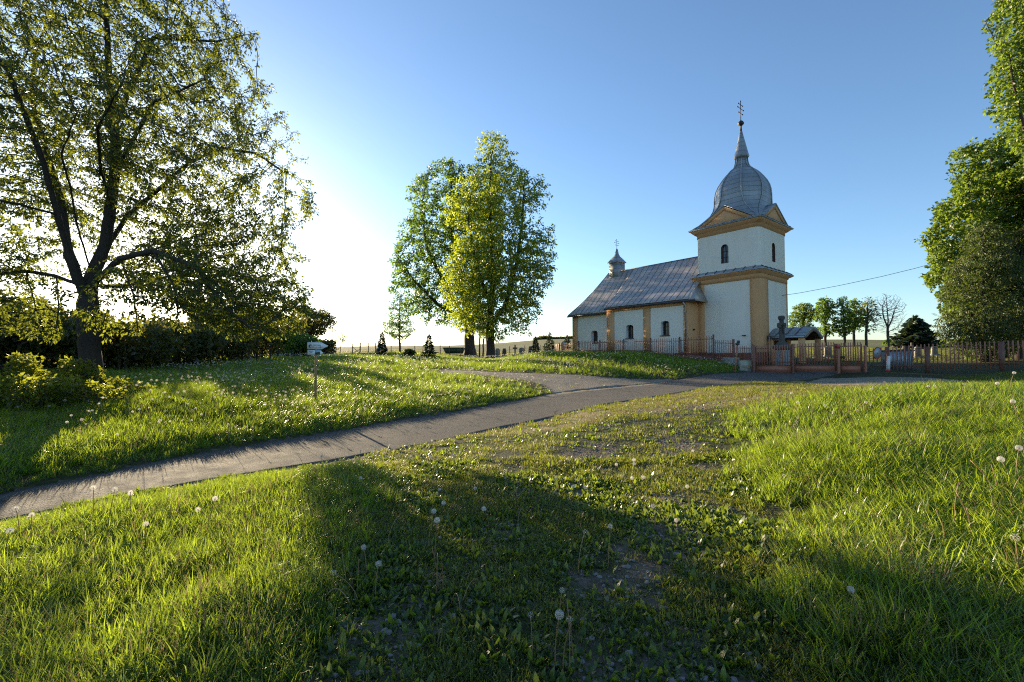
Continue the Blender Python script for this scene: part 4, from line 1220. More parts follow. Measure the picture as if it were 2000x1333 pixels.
# picket fence end, behind the tree, left of the church
FP = line_pts(1081, 49, 1124, 46, [1083, 1092, 1123])
ff = empty("picket_fence", (FP[0][0], FP[0][1], hz(*FP[0])), "far piece of dark picket fence between the spruces and the church corner", "fence")
for q in FP[1:2]: post(ff, q[0], q[1], hz(*q)-.2, ztop(q, 670.5), .12)
picket_bay(ff, FP[0], FP[1], ztop(FP[0],673), ztop(FP[1],672), ztop(FP[0],695), ztop(FP[1],695), 3, w=.05)
picket_bay(ff, FP[1], FP[2], ztop(FP[1],671.5), ztop(FP[2],671), ztop(FP[1],696), ztop(FP[2],696), 11, w=.05)

# ---- green skip by the big tree
q = at(886, 692, 58)[:2]; zz = hz(*q); k = q[1]/FPX
sk = empty("waste_skip", (q[0], q[1], zz), "dark green waste skip with sloping ends beside the big linden trunk", "skip")
zt = ztop(q, 680)-zz; zb = ztop(q, 691)-zz
def skipring(x0, x1, y, z): return [(x0,-y,z),(x1,-y,z),(x1,y,z),(x0,y,z)]
m_ = MB(); m_.loft([skipring(-14*k,17*k,.75,zb), skipring(-19.5*k,21*k,.9,zt), skipring(-18*k,19.5*k,.82,zt), skipring(-13*k,16*k,.68,zb+.1)], cap0=True, cap1=True)
m_.build("tub", M['skip_green'], sk)
m_ = MB(); m_.bar((-19.8*k,-.93,zt),(21.2*k,-.93,zt),.07,.08); m_.build("rim", M['skip_green'], sk)
for xx in (-6,8): MB().bar((xx*k,-.78,zb),(xx*k,-.93,zt),.07,.07,(0,1,0)).build("rib", M['skip_green'], sk)

# ---- gravestones beyond the fences
def gravestone(px, py, Y, h, w, kind, label, mat='stone', rz=0.0):
    q = at(px, py, Y)[:2]; zz = hz(*q)
    o = empty("gravestone", (q[0], q[1], zz), label, "gravestone", "gravestones in the churchyard", rz)
    MB().box(-w*.7,w*.7,-.18,.18,-.2,.15).build("base", M['concrete'], o)
    m_ = MB()
    if kind == 'slab': m_.prism([(-w/2,-.08,.15),(w/2,-.08,.15),(w/2,-.08,h*.8)]+[(w/2*cos(a),-.08,h*.8+h*.2*sin(a)) for a in (.5,1.0,1.57,2.1,2.6)]+[(-w/2,-.08,h*.8)], (0,.16,0))
    elif kind == 'cross':
        m_.box(-.07,.07,-.07,.07,.15,h); m_.box(-w/2,w/2,-.06,.06,h*.62,h*.76)
    else:
        m_.loft([[(sx*a, sy*a*.5, z) for sx, sy in ((1,1),(-1,1),(-1,-1),(1,-1))] for a, z in ((w/2,.15),(w/2*.85,h*.7),(w/2*.6,h))], cap0=True, cap1=True)
    m_.build("headstone", M[mat], o)
for g in [(972,690,50,1.1,.5,'slab',"rounded dark gravestone just right of the front linden trunk"),(985,690,52,1.0,.5,'block',"tapered gravestone near the linden, second from its trunk"),
          (1006,688,54,1.3,.55,'cross',"dark cross gravestone between two wire fence posts"),(1019,688,53,.9,.6,'slab',"low rounded gravestone left of the small spruce"),
          (1036,687,56,.95,.5,'block',"tapered gravestone close to the foot of the small spruce"),(1064,688,55,1.1,.5,'cross',"dark cross gravestone between the two spruces"),
          (1100,688,60,1.2,.6,'slab',"rounded gravestone behind the far piece of picket fence"),
          (1602,705,36,1.0,.5,'cross',"cross gravestone seen through the gate leaf by the porch"),(1618,706,38,.9,.5,'slab',"rounded gravestone behind the gate by the porch"),
          (1770,700,36,1.0,.6,'block',"tapered dark gravestone behind the fence just right of the waste bin"),(1782,699,38,1.2,.55,'cross',"dark cross gravestone behind the fence below the pine"),
          (1793,700,37,.9,.6,'slab',"rounded gravestone behind the fence left of the thick fence post"),(1826,699,40,.8,.5,'slab',"pale rounded gravestone right of the thick fence post"),
          (1884,698,42,.9,.5,'cross',"cross gravestone on the sunlit grass behind the right fence"),(1908,697,40,1.3,.5,'block',"tall leaning dark gravestone behind the right fence"),(1921,698,43,.8,.5,'slab',"small rounded gravestone right of the leaning one")]:
    gravestone(*g, mat='stone' if g[5] != 'slab' else 'concrete', rz=random.uniform(-.3,.3))

# ---------------------------------------------------------------- trees
def sample_blobs(blobs, n, rng, shell=0.5):
    """points in a union of ellipsoids (cx,cy,cz,rx,ry,rz), denser towards the outside"""
    vol = np.array([b[3]*b[4]*b[5] for b in blobs]); pick = rng.choice(len(blobs), n, p=vol/vol.sum())
    d = rng.normal(size=(n,3)); d /= np.linalg.norm(d, axis=1)[:,None]
    r = rng.random(n)**(1/3.0); r = np.where(rng.random(n) < shell, .72+.28*rng.random(n), r)
    B = np.array(blobs)[pick]
    return B[:,:3] + d*r[:,None]*B[:,3:6]

def grow(seeds, attr, D, di, dk, rng, iters=120, wob=.18, up=0.03):
    """space colonisation: seeds are polylines [(points), parent index or None]; returns nodes, parents"""
    nodes, par = [], []
    for pl, p0 in seeds:
        prev = p0
        pl = [np.array(p, float) for p in pl]
        for i, p in enumerate(pl):
            if i == 0:
                if prev is None: nodes.append(p); par.append(-1); prev = len(nodes)-1
                else:  # join at nearest existing node
                    dd = [np.linalg.norm(p-q) for q in nodes]; prev = int(np.argmin(dd))
                continue
            a = nodes[prev]; L = np.linalg.norm(p-a); k = max(1, int(round(L/D)))
            base = a.copy()
            for j in range(1, k+1):
                q = base + (p-base)*j/k + rng.normal(size=3)*.03*D*(j < k)
                nodes.append(q); par.append(prev); prev = len(nodes)-1
    nodes = np.array(nodes); par = list(par)
    attr = np.array(attr)
    best = np.full(len(attr), 1e9); bi = np.zeros(len(attr), int)
    def upd(new, off):
        for s in range(0, len(new), 256):
            d = np.linalg.norm(attr[:,None]-new[None,s:s+256], axis=2); k = d.argmin(1); m = d[np.arange(len(attr)), k]
            better = m < best; best[better] = m[better]; bi[better] = k[better] + off + s
    upd(nodes, 0)
    last = {}
    for it in range(iters):
        keep = best > dk
        attr, best, bi = attr[keep], best[keep], bi[keep]
        if len(attr) == 0: break
        act = best < di
        if not act.any(): break
        idx = bi[act]; v = attr[act]-nodes[idx]; v /= np.linalg.norm(v, axis=1)[:,None]+1e-9
        S = np.zeros((len(nodes),3)); np.add.at(S, idx, v)
        u = np.unique(idx)
        d = S[u]; d /= np.linalg.norm(d, axis=1)[:,None]+1e-9
        d += rng.normal(size=d.shape)*wob; d[:,2] += up
        d /= np.linalg.norm(d, axis=1)[:,None]+1e-9
        new = nodes[u] + d*D
        # drop repeats: a node that already tried this very step
        ok = []
        for a, q in zip(u, new):
            key = int(a); c = last.get(key, 0)
            if c < 4: ok.append(True); last[key] = c+1
            else: ok.append(False)
        ok = np.array(ok)
        if not ok.any(): break
        off = len(nodes)
        nodes = np.vstack([nodes, new[ok]]); par += [int(a) for a in u[ok]]
        upd(new[ok], off)
    return nodes, np.array(par)

def radii_of(nodes, par, tip, expo=2.3, rmax=None):
    n = len(nodes); acc = np.zeros(n); kids = [[] for _ in range(n)]
    for i in range(n):
        if par[i] >= 0: kids[par[i]].append(i)
    r = np.zeros(n)
    for i in range(n-1, -1, -1):
        if not kids[i]: acc[i] = tip**expo
        r[i] = acc[i]**(1/expo)
        if par[i] >= 0: acc[par[i]] += acc[i]
    # children are always after parents in index order for grown nodes and seeds
    return r, kids

def wood_mesh(nodes, par, r, kids, flare=1.0, minr=0.0):
    mb_v, mb_f = [], []; nv = 0
    n = len(nodes)
    started = [i for i in range(n) if par[i] < 0]
    stack = [(s, None) for s in started]
    main = [max(k, key=lambda c: r[c]) if k else -1 for k in kids]
    while stack:
        s, p = stack.pop()
        ch = [] if p is None else [p]
        i = s
        while i != -1:
            ch.append(i)
            for c in kids[i]:
                if c != main[i] and r[c] > minr: stack.append((c, i))
            i = main[i]
            if i != -1 and r[i] <= minr: break
        if len(ch) < 2: continue
        P = nodes[ch]; R = r[ch].copy()
        if p is not None: R[0] = min(R[0], R[1]*1.25)
        k = 10 if R.max() > .09 else (6 if R.max() > .03 else (4 if R.max() > .012 else 3))
        T = np.gradient(P, axis=0); T /= np.linalg.norm(T, axis=1)[:,None]+1e-9
        ref = np.array([.3,.9,.2]); ref = ref/np.linalg.norm(ref)
        U = np.cross(T, ref); U /= np.linalg.norm(U, axis=1)[:,None]+1e-9
        W = np.cross(T, U)
        a = 2*pi*np.arange(k)/k
        bark = 1.0 if k < 8 else (1+.07*np.sin(3*a+P[:,2:3]*1.3)+.04*np.sin(5*a-P[:,2:3]*2.1))
        V = P[:,None] + (U[:,None]*np.cos(a)[None,:,None] + W[:,None]*np.sin(a)[None,:,None])*(R[:,None]*bark)[...,None]
        m = len(ch)
        I = np.arange(m-1)[:,None]*k; J = np.arange(k)[None]
        F = np.stack([I+J, I+(J+1) % k, I+k+(J+1) % k, I+k+J], -1).reshape(-1, 4) + nv
        mb_v.append(V.reshape(-1, 3)); mb_f.append(F); nv += m*k
    return np.vstack(mb_v), np.vstack(mb_f)

def leaf_mesh(name, pos, dirs, size, rng, fold=True, tone=None, aspect=.62, roll=None, droop=.3):
    """leaf-shaped faces: pos (n,3), dirs (n,3) leaf axis, size (n)"""
    n = len(pos)
    d = dirs/(np.linalg.norm(dirs, axis=1)[:,None]+1e-9)
    x = rng.normal(size=(n,3)); u = np.cross(d, x); u /= np.linalg.norm(u, axis=1)[:,None]+1e-9
    w = np.cross(d, u)
    L = size[:,None]
    if fold:
        t0 = pos; t1 = pos + d*L*.42; t2 = pos + d*L - w*L*droop*.3
        mid = t1 + w*L*.06
        a = t1 + u*L*aspect*.5 + w*L*.16; b = t1 - u*L*aspect*.5 + w*L*.16
        V = np.stack([t0, a, t2, b, mid], 1).reshape(-1, 3)
        o = np.arange(n)[:,None]*5
        F = np.vstack([o+np.array([[0,1,2,4]]), o+np.array([[0,4,2,3]])])
        k = 5
    else:
        V = np.stack([pos, pos + d*L*.45 + u*L*aspect*.5, pos + d*L, pos + d*L*.45 - u*L*aspect*.5], 1).reshape(-1, 3)
        F = np.arange(n*4).reshape(-1, 4); k = 4
    me = fast_mesh(name, V, F)
    if tone is None: tone = rng.random(n)
    a_ = me.attributes.new("tone", 'FLOAT', 'POINT'); a_.data.foreach_set("value", np.repeat(tone, k).astype(np.float32))
    return me

def make_tree(name, label, cat, base, seeds, blobs, n_attr, D, di, dk, leaf, leaf_size, per_node, leaf_m, bark_m='bark', group=None, seed=1,
              tip=.006, trunk_r=.3, leaf_r=.02, spread=.22, droop=.5, fold=True, wob=.18, shell=.55, minr=0.0, up=.03, flare=1.5, aspect=.62, clump=None, cut=None, hollow=0.0, slim=0.0):
    rng = np.random.default_rng(seed)
    att = sample_blobs(blobs, n_attr, rng, shell)
    if cut is not None: att = att[cut(att)]
    if clump:   # thin the attractors by a coarse noise so that the crown has gaps and masses
        f = fbm(att[:,0]*clump+att[:,1]*.7*clump, att[:,2]*clump+att[:,1]*.4*clump, seed+3, 2)
        att = att[f > np.quantile(f, .28)]
    nodes, par = grow(seeds, att, D, di, dk, rng, wob=wob, up=up)
    ntip = len(nodes) - len(set(par.tolist())) + 1
    ex = min(3.2, max(1.45, math.log(max(ntip, 8))/math.log(trunk_r/tip)))
    r, kids = radii_of(nodes, par, tip, ex)
    r = np.maximum(r*min(1.0, trunk_r/r[0])**(np.clip((r-tip)/(r[0]-tip), 0, 1)), tip)
    if slim: r = tip + (r-tip)*(np.maximum(r, tip)/r[0])**slim
    hgt = nodes[:,2]-nodes[0,2]
    r = r*(1 + (flare-1)*np.exp(-np.maximum(hgt,0)/(trunk_r*1.6))*(r > trunk_r*.5))
    root = empty(name, base, label, cat, group)
    off = np.array(base)
    V, F = wood_mesh(nodes, par, r, kids, minr=minr)
    me = fast_mesh("trunk", V-off, F)
    add_obj("trunk", me, M[bark_m], root, smooth=True)
    # leaves
    thin = np.where((r < leaf_r) & (hgt > .3))[0]
    rep = np.repeat(thin, per_node)
    pd = nodes[rep]-nodes[par[rep]]; pd /= np.linalg.norm(pd, axis=1)[:,None]+1e-9
    f = rng.random(len(rep))
    side = rng.normal(size=(len(rep),3)); side /= np.linalg.norm(side, axis=1)[:,None]
    pos = nodes[par[rep]]*(1-f)[:,None] + nodes[rep]*f[:,None] + side*spread*(rng.random(len(rep))**.6)[:,None]
    dirs = pd*.6 + side*.8; dirs[:,2] -= droop
    keep = rng.random(len(rep)) > hollow*(1 + 6*np.clip((pos[:,2]-nodes[0,2]-4.5)/3, 0, 1) if slim else 1)
    sz = leaf_size*(.65+.6*rng.random(len(rep)))
    tone = np.clip(.5*rng.random(len(rep)) + .5*vnoise(pos[:,0]*1.1+pos[:,1]*.6, pos[:,2]*1.1+pos[:,1]*.5, seed+9), 0, 1)
    me = leaf_mesh("crown", (pos-off)[keep], dirs[keep], sz[keep], rng, fold, tone[keep], aspect)
    add_obj("crown", me, M[leaf_m], root)
    print(name, "nodes", len(nodes), "leaves", int(keep.sum()))
    return root

def v(px, py, Y): return tuple(at(px, py, Y))

# --- the big tree on the left, sun behind it
TY = 12.8
tb = at(184, 772, TY); tb[2] = hz(tb[0], tb[1]) - .05
main = [tuple(tb), v(176,700,TY), v(172,620,TY), v(175,550,TY-0.07), v(205,480,TY+0.13), v(216,400,TY+0.40), v(228,300,TY+0.53), v(216,190,TY+0.27), v(210,90,TY), v(207,0,TY-0.27)]
limbs = [(main, None),
    ([v(172,590,TY), v(135,500,TY-0.67), v(112,420,TY-1.07), v(85,320,TY-1.47), v(55,240,TY-1.73), v(20,150,TY-2.13)], 0),
    ([v(135,500,TY-0.67), v(118,390,TY+0.53), v(100,330,TY+1.20), v(60,190,TY+1.87), v(70,80,TY+2.00)], 0),
    ([v(180,545,TY), v(150,440,TY-1.20), v(140,380,TY-1.73), v(120,300,TY-2.67), v(150,220,TY-3.33)], 0),
    ([v(200,500,TY), v(250,420,TY+1.20), v(320,362,TY+1.60), v(370,318,TY+1.73), v(430,290,TY+1.60), v(500,300,TY+1.33), v(560,340,TY+1.20)], 0),
    ([v(190,560,TY), v(235,505,TY-0.93), v(300,490,TY-1.60), v(380,520,TY-2.13), v(450,580,TY-2.27)], 0),
    ([v(216,400,TY+0.40), v(196,330,TY-1.60), v(190,250,TY-2.67), v(240,160,TY-3.47)], 0),
    ([v(228,300,TY+0.53), v(250,330,TY+1.33), v(240,310,TY-0.40), v(300,200,TY-1.20), v(390,160,TY-1.33)], 0),
    ([v(220,240,TY+0.27), v(300,74,TY+0.27), v(420,82,TY+0.40), v(500,65,TY+0.40)], 0),
    ([v(172,560,TY), v(110,540,TY+0.40), v(50,530,TY+0.67), v(-40,540,TY+0.80)], 0),
    ([v(112,420,TY-1.07), v(40,400,TY-2.00), v(-60,380,TY-2.93)], 0),
    ([v(190,555,TY), v(240,560,TY+1.87), v(330,540,TY+3.20), v(430,540,TY+4.00)], 0),
    ([v(300,490,TY-1.60), v(340,560,TY-1.73), v(350,640,TY-1.87)], 0), ([v(380,520,TY-2.13), v(440,600,TY-1.60), v(500,650,TY-1.33)], 0), ([v(50,530,TY+0.67), v(70,600,TY-0.27), v(60,660,TY-0.80)], 0),
    ([v(235,505,TY-0.93), v(262,580,TY-1.33), v(270,650,TY-1.60)], 0), ([v(110,540,TY+0.40), v(115,600,TY-1.20), v(110,650,TY-1.60)], 0)]
cx, cz = at(215, 330, TY)[0], at(215, 330, TY)[2]
lb = [(cx-0.53, TY, cz+0.80, 5.33, 5.20, 5.87), (cx+2.13, TY+0.67, cz-0.67, 4.00, 4.27, 3.73), (cx-2.93, TY-0.13, cz-1.33, 4.27, 4.53, 4.27), (cx-0.67, TY, cz+4.80, 3.87, 3.87, 3.47),
      (cx+0.40, TY-0.53, cz-3.60, 5.60, 4.53, 1.60), (cx+0.40, TY-0.53, cz-3.87, 5.60, 4.53, 1.33), (cx+3.47, TY+1.07, cz-2.93, 2.67, 3.20, 1.73), (cx+3.20, TY+0.53, cz-3.87, 2.53, 2.93, 1.20), (cx-3.20, TY-0.80, cz-3.87, 2.93, 2.93, 1.20), (cx+4.13, TY+1.20, cz-4.00, 2.00, 2.67, 1.20), (cx+4.00, TY+0.80, cz-3.87, 2.13, 2.67, 1.20)]
def pxcut(a):   # where the crown's edge lies, seen as height over width about the trunk
    x = a[:,0]/a[:,1]*FPX+1000; y = 699-(a[:,2]-CZ)/a[:,1]*FPX
    lim = np.interp(y, [-300, 0, 60, 110, 170, 250, 330, 400, 470, 560, 640, 700], [350, 430, 520, 480, 560, 610, 615, 640, 580, 600, 610, 570])
    low = np.interp(x, [-200, 0, 150, 225, 290, 350, 400, 440, 540, 600, 650], [668, 668, 672, 650, 592, 596, 640, 668, 664, 648, 615]) + 18*(vnoise(x*.03, x*0, 5)-.6)
    sun_hole = np.hypot((x-243), (y-466)) > 34
    return (x < lim + 75*(vnoise(y*.035, a[:,1]*.8, 6)-.62)) & (y < low) & sun_hole & (a[:,1] > 6.5) & (a[:,1] < 16.8 - .8*smooth01(430, 520, x))
for px, py, Y, rx, rz_ in ((540,632,15.0,1.7,.9),(470,625,15.5,1.8,1.0),(560,625,13.8,1.5,.9),(500,600,15.6,1.8,1.2),(420,615,15.2,1.8,1.0)):
    q = at(px, py, Y); lb += [(q[0], Y, q[2], rx, 1.7, rz_)]*2
make_tree("cherry_tree", "large spreading tree by the road with a dark trunk and backlit leaves", "tree", tuple(tb), limbs, lb, 27000, .19, 2.6, .24, None, .098, 12, 'leaf_cherry',
          seed=4, tip=.0075, trunk_r=.25, leaf_r=.019, spread=.115, droop=.75, wob=.24, shell=.3, clump=.38, cut=pxcut, aspect=.5, hollow=.05, flare=1.2, slim=.34)

# --- pair of lindens in the middle
def upright(bx, by, bz, lean, h, n=6): return [(bx + lean[0]*t, by + lean[1]*t, bz + h*t) for t in np.linspace(0, 1, n)]
Y1 = 46.0
b1 = at(957, 703, Y1); b1[2] = hz(b1[0], b1[1]) - .05
k = Y1/FPX
X = lambda px: (px-1000)*k
Z = lambda py: CZ + (699-py)*k
seeds = [([tuple(b1)] + [(X(957+a), Y1+c, Z(p)) for a, c, p in ((0,0,650),(2,0,600),(4,.1,540),(2,.1,460),(-2,0,380),(2,0,300),(14,0,250))], None),
         ([(X(958),Y1,Z(640)), (X(985),Y1+.3,Z(600)), (X(1008),Y1+.5,Z(520)), (X(1020),Y1+.4,Z(430)), (X(1024),Y1+.3,Z(370))], 0),
         ([(X(957),Y1,Z(600)), (X(930),Y1-.7,Z(520)), (X(915),Y1-1.0,Z(430)), (X(925),Y1-.9,Z(350))], 0),
         ([(X(957),Y1,Z(560)), (X(950),Y1+1.4,Z(480)), (X(955),Y1+1.8,Z(380))], 0)]
blobs = [(X(975),Y1,Z(520),5.08,4.84,6.78),(X(968),Y1,Z(400),4.48,4.12,5.21),(X(960),Y1,Z(310),2.54,2.42,3.15),(X(1025),Y1,Z(480),3.51,3.39,6.54),(X(915),Y1-.3,Z(560),2.91,3.15,5.08),(X(972),Y1-.2,Z(610),4.60,4.12,2.91)]
blobs += [(X(908),Y1,Z(400),2.4,2.4,4.6),(X(905),Y1+.3,Z(335),1.9,1.9,2.2),(X(1040),Y1,Z(400),2.2,2.2,3.6)]
def cut1(a):
    x = a[:,0]/a[:,1]*FPX+1000; y = 699-(a[:,2]-CZ)/a[:,1]*FPX
    rt = np.interp(y, [240,265,290,320,345,400,470,540,600,660,690],[978,1012,990,1040,1072,1085,1092,1112,1085,1060,1000])
    lf = np.interp(y, [240,265,320,400,470,540,620,660,690],[950,915,885,868,862,858,862,880,930])
    return (x < rt+34*(vnoise(y*.06, a[:,1]*.5, 12)-.55)) & (x > lf-26*(vnoise(y*.06, a[:,1]*.5, 13)-.55))
make_tree("linden_tree", "tall bright yellow green linden in front of its darker neighbour, left of the church", "tree", tuple(b1), seeds, blobs, 15000, .34, 4.8, .47, None, .24, 8, 'leaf_linden', bark_m='bark',
          hollow=.04, seed=8, tip=.010, trunk_r=.42, leaf_r=.036, spread=.33, droop=.55, wob=.2, shell=.4, cut=cut1, aspect=.7, clump=.34)
Y2 = 60.0
b2 = at(917, 694, Y2); b2[2] = hz(b2[0], b2[1]) - .05
k = Y2/FPX
X = lambda px: (px-1000)*k
Z = lambda py: CZ + (699-py)*k
seeds = [([tuple(b2)] + [(X(a), Y2+c, Z(p)) for a, c, p in ((917,0,650),(910,0,600),(895,.1,520),(880,.1,440),(880,0,360),(885,0,310))], None),
         ([(X(914),Y2,Z(630)), (X(870),Y2+.5,Z(560)), (X(830),Y2+.7,Z(480)), (X(820),Y2+.6,Z(400)), (X(830),Y2,Z(350))], 0),
         ([(X(914),Y2,Z(625)), (X(860),Y2-.9,Z(600)), (X(810),Y2-1.0,Z(550)), (X(775),Y2-1,Z(500))], 0),
         ([(X(912),Y2,Z(600)), (X(930),Y2+1.4,Z(500)), (X(935),Y2+1.6,Z(400))], 0)]
blobs = [(X(870),Y2,Z(420),5.86,5.72,7.86),(X(830),Y2,Z(500),5.00,5.14,7.86),(X(800),Y2,Z(560),3.28,4.00,4.42),(X(915),Y2,Z(430),5.14,5.14,8.28),(X(870),Y2,Z(580),5.42,5.14,4.14)]
blobs += [(X(935),Y2,Z(400),4.2,4.2,6.5),(X(940),Y2,Z(520),4.2,4.2,6.0)]
def cut2(a):
    x = a[:,0]/a[:,1]*FPX+1000; y = 699-(a[:,2]-CZ)/a[:,1]*FPX
    lf = np.interp(y, [295,330,370,400,450,490,540,580,630,655],[860,820,790,800,778,752,755,765,790,850])
    rt = np.interp(y, [295,350,690],[930,985,985])
    return (x > lf-30*(vnoise(y*.05, a[:,1]*.5, 14)-.55)) & (x < rt) & (y > 298+30*(vnoise(x*.05, a[:,1]*.5, 15)-.5))
make_tree("linden_tree", "broad dark green linden standing behind the bright one, left of the pair", "tree", tuple(b2), seeds, blobs, 8600, .44, 5.6, .65, None, .31, 9, 'leaf_dark',
          seed=9, tip=.009, trunk_r=.62, leaf_r=.04, spread=.38, droop=.5, wob=.2, shell=.45, clump=.5, cut=cut2, aspect=.7)
# two thin trunks beside them
for px, lab in ((936,"thin dark tree stem between the two linden trunks, nearer the big trunk"),(943,"thin dark tree stem just left of the front linden trunk")):
    q = at(px, 699, 52.0); q[2] = hz(q[0], q[1])
    s_ = [([(q[0],q[1],q[2]-.1),(q[0]+.05,q[1],q[2]+2.0),(q[0]+.1,q[1],q[2]+4.5)], None)]
    make_tree("young_linden", lab, "tree", tuple(q), s_, [(q[0],q[1],q[2]+4.4,1.1,1.2,1.7)], 260, .3, 3, .5, None, .24, 4, 'leaf_dark', seed=px, tip=.01, trunk_r=.13, leaf_r=.035, spread=.26, flare=1.15)

# --- slim young tree at the meadow's far edge
Y3 = 48.0
b3 = at(781, 698, Y3); b3[2] = hz(b3[0], b3[1])
k = Y3/FPX
X = lambda px: (px-1000)*k
Z = lambda py: CZ + (699-py)*k
make_tree("young_tree", "slim young tree with open airy leaves beside the wire fence", "tree", tuple(b3), [([tuple(b3),(X(780),Y3,Z(660)),(X(779),Y3,Z(620)),(X(781),Y3,Z(575))], None)],
          [(X(779),Y3,Z(640),1.75,1.7,1.4),(X(779),Y3,Z(610),1.3,1.3,1.9),(X(778),Y3,Z(585),.75,.75,1.1)], 1500, .21, 3, .30, None, .17, 6, 'leaf_dark', seed=3, tip=.007, trunk_r=.10, leaf_r=.022, spread=.16, droop=.3, aspect=.6, shell=.6)

# --- big trees on the right
Y4 = 33.0
k = Y4/FPX
X = lambda px: (px-1000)*k
Z = lambda py: CZ + (699-py)*k
b4 = at(1976, 700, Y4); b4[2] = hz(b4[0], b4[1])
seeds = [([tuple(b4)] + [(X(a), Y4+c, Z(p)) for a, c, p in ((1975,0,640),(1970,0,560),(1965,.3,470),(1960,.2,380),(1950,0,300))], None),
         ([(X(1974),Y4,Z(610)), (X(1930),Y4-.5,Z(520)), (X(1890),Y4-.7,Z(430)), (X(1880),Y4-.8,Z(360))], 0),
         ([(X(1972),Y4,Z(580)), (X(1920),Y4+.8,Z(540)), (X(1870),Y4+1,Z(500)), (X(1830),Y4+1,Z(460))], 0),
         ([(X(1970),Y4,Z(560)), (X(2040),Y4+.5,Z(480)), (X(2090),Y4+.5,Z(380))], 0)]
blobs = [(X(1925),Y4,Z(360),2.4,2.8,3.6),(X(1880),Y4,Z(450),2.3,2.8,3.4),(X(1960),Y4,Z(420),3.4,3.6,5.4),(X(2050),Y4,Z(420),3.6,3.4,6.0),(X(1850),Y4+.3,Z(500),1.5,2.0,2.0),(X(1920),Y4,Z(560),3.4,3.0,2.8),(X(1905),Y4,Z(600),2.6,2.6,2.2),(X(1985),Y4-.4,Z(560),2.6,2.6,3.2),(X(1990),Y4-.5,Z(330),2.0,2.2,3.4),(X(2040),Y4,Z(580),3.4,3,3)]
def cut4(a):
    x = a[:,0]/a[:,1]*FPX+1000; y = 699-(a[:,2]-CZ)/a[:,1]*FPX
    lf = np.interp(y, [240,262,300,340,380,400,440,480,510,545,570,600,640,670],[1945,1890,1868,1862,1872,1830,1822,1815,1815,1808,1830,1845,1850,1870])
    return (x > lf+5*np.sin(y*.23)) & (y < 672)
make_tree("maple_tree", "big bright green broadleaf tree behind the right fence, its crown in rounded lobes", "tree", tuple(b4), seeds, blobs, 11500, .27, 3.4, .37, None, .22, 12, 'leaf_maple', bark_m='lit_bark',
          seed=14, tip=.009, trunk_r=.30, leaf_r=.034, spread=.30, droop=.45, wob=.2, shell=.55, clump=.45, cut=cut4, aspect=.85)
Y5 = 27.0
k = Y5/FPX
X = lambda px: (px-1000)*k
Z = lambda py: CZ + (699-py)*k
b5 = at(2028, 712, Y5); b5[2] = hz(b5[0], b5[1])
seeds = [([tuple(b5)] + [(X(a), Y5+c, Z(p)) for a, c, p in ((2030,0,600),(2034,0,450),(2036,.3,300),(2036,.2,130),(2035,0,0),(2040,0,-120))], None),
         ([(X(2015),Y5,Z(400)), (X(2000),Y5-.5,Z(260)), (X(1975),Y5-.7,Z(170)), (X(1965),Y5-.8,Z(110))], 0),
         ([(X(2030),Y5,Z(150)), (X(2000),Y5+.8,Z(60)), (X(1985),Y5+1,Z(0))], 0), ([(X(2020),Y5,Z(300)), (X(2090),Y5+.8,Z(160)), (X(2140),Y5+1,Z(60))], 0)]
blobs = [(X(1985),Y5,Z(150),1.2,1.6,2.9),(X(2040),Y5,Z(80),2.5,2.6,5.0),(X(2000),Y5,Z(0),1.0,1.4,2.4),(X(2110),Y5,Z(120),2.6,2.6,4.6),(X(2040),Y5,Z(-90),2.2,2.4,3),(X(2060),Y5,Z(300),2.6,2.6,3)]
def cut5(a):
    x = a[:,0]/a[:,1]*FPX+1000; y = 699-(a[:,2]-CZ)/a[:,1]*FPX
    lf = np.interp(y, [-200,-5,15,60,100,140,180,215,240,270,320,420,620,660],[1990,1975,1968,1975,1965,1952,1945,1948,1965,1985,2010,2040,2040,2040])
    return (x > lf+4*np.sin(y*.27))
make_tree("linden_tree", "tall tree at the right edge of the picture rising above the bright green crown", "tree", tuple(b5), seeds, blobs, 7000, .27, 3.4, .36, None, .19, 10, 'leaf_maple', bark_m='lit_bark',
          seed=15, tip=.009, trunk_r=.26, leaf_r=.034, spread=.26, droop=.5, wob=.2, shell=.5, cut=cut5, aspect=.8)

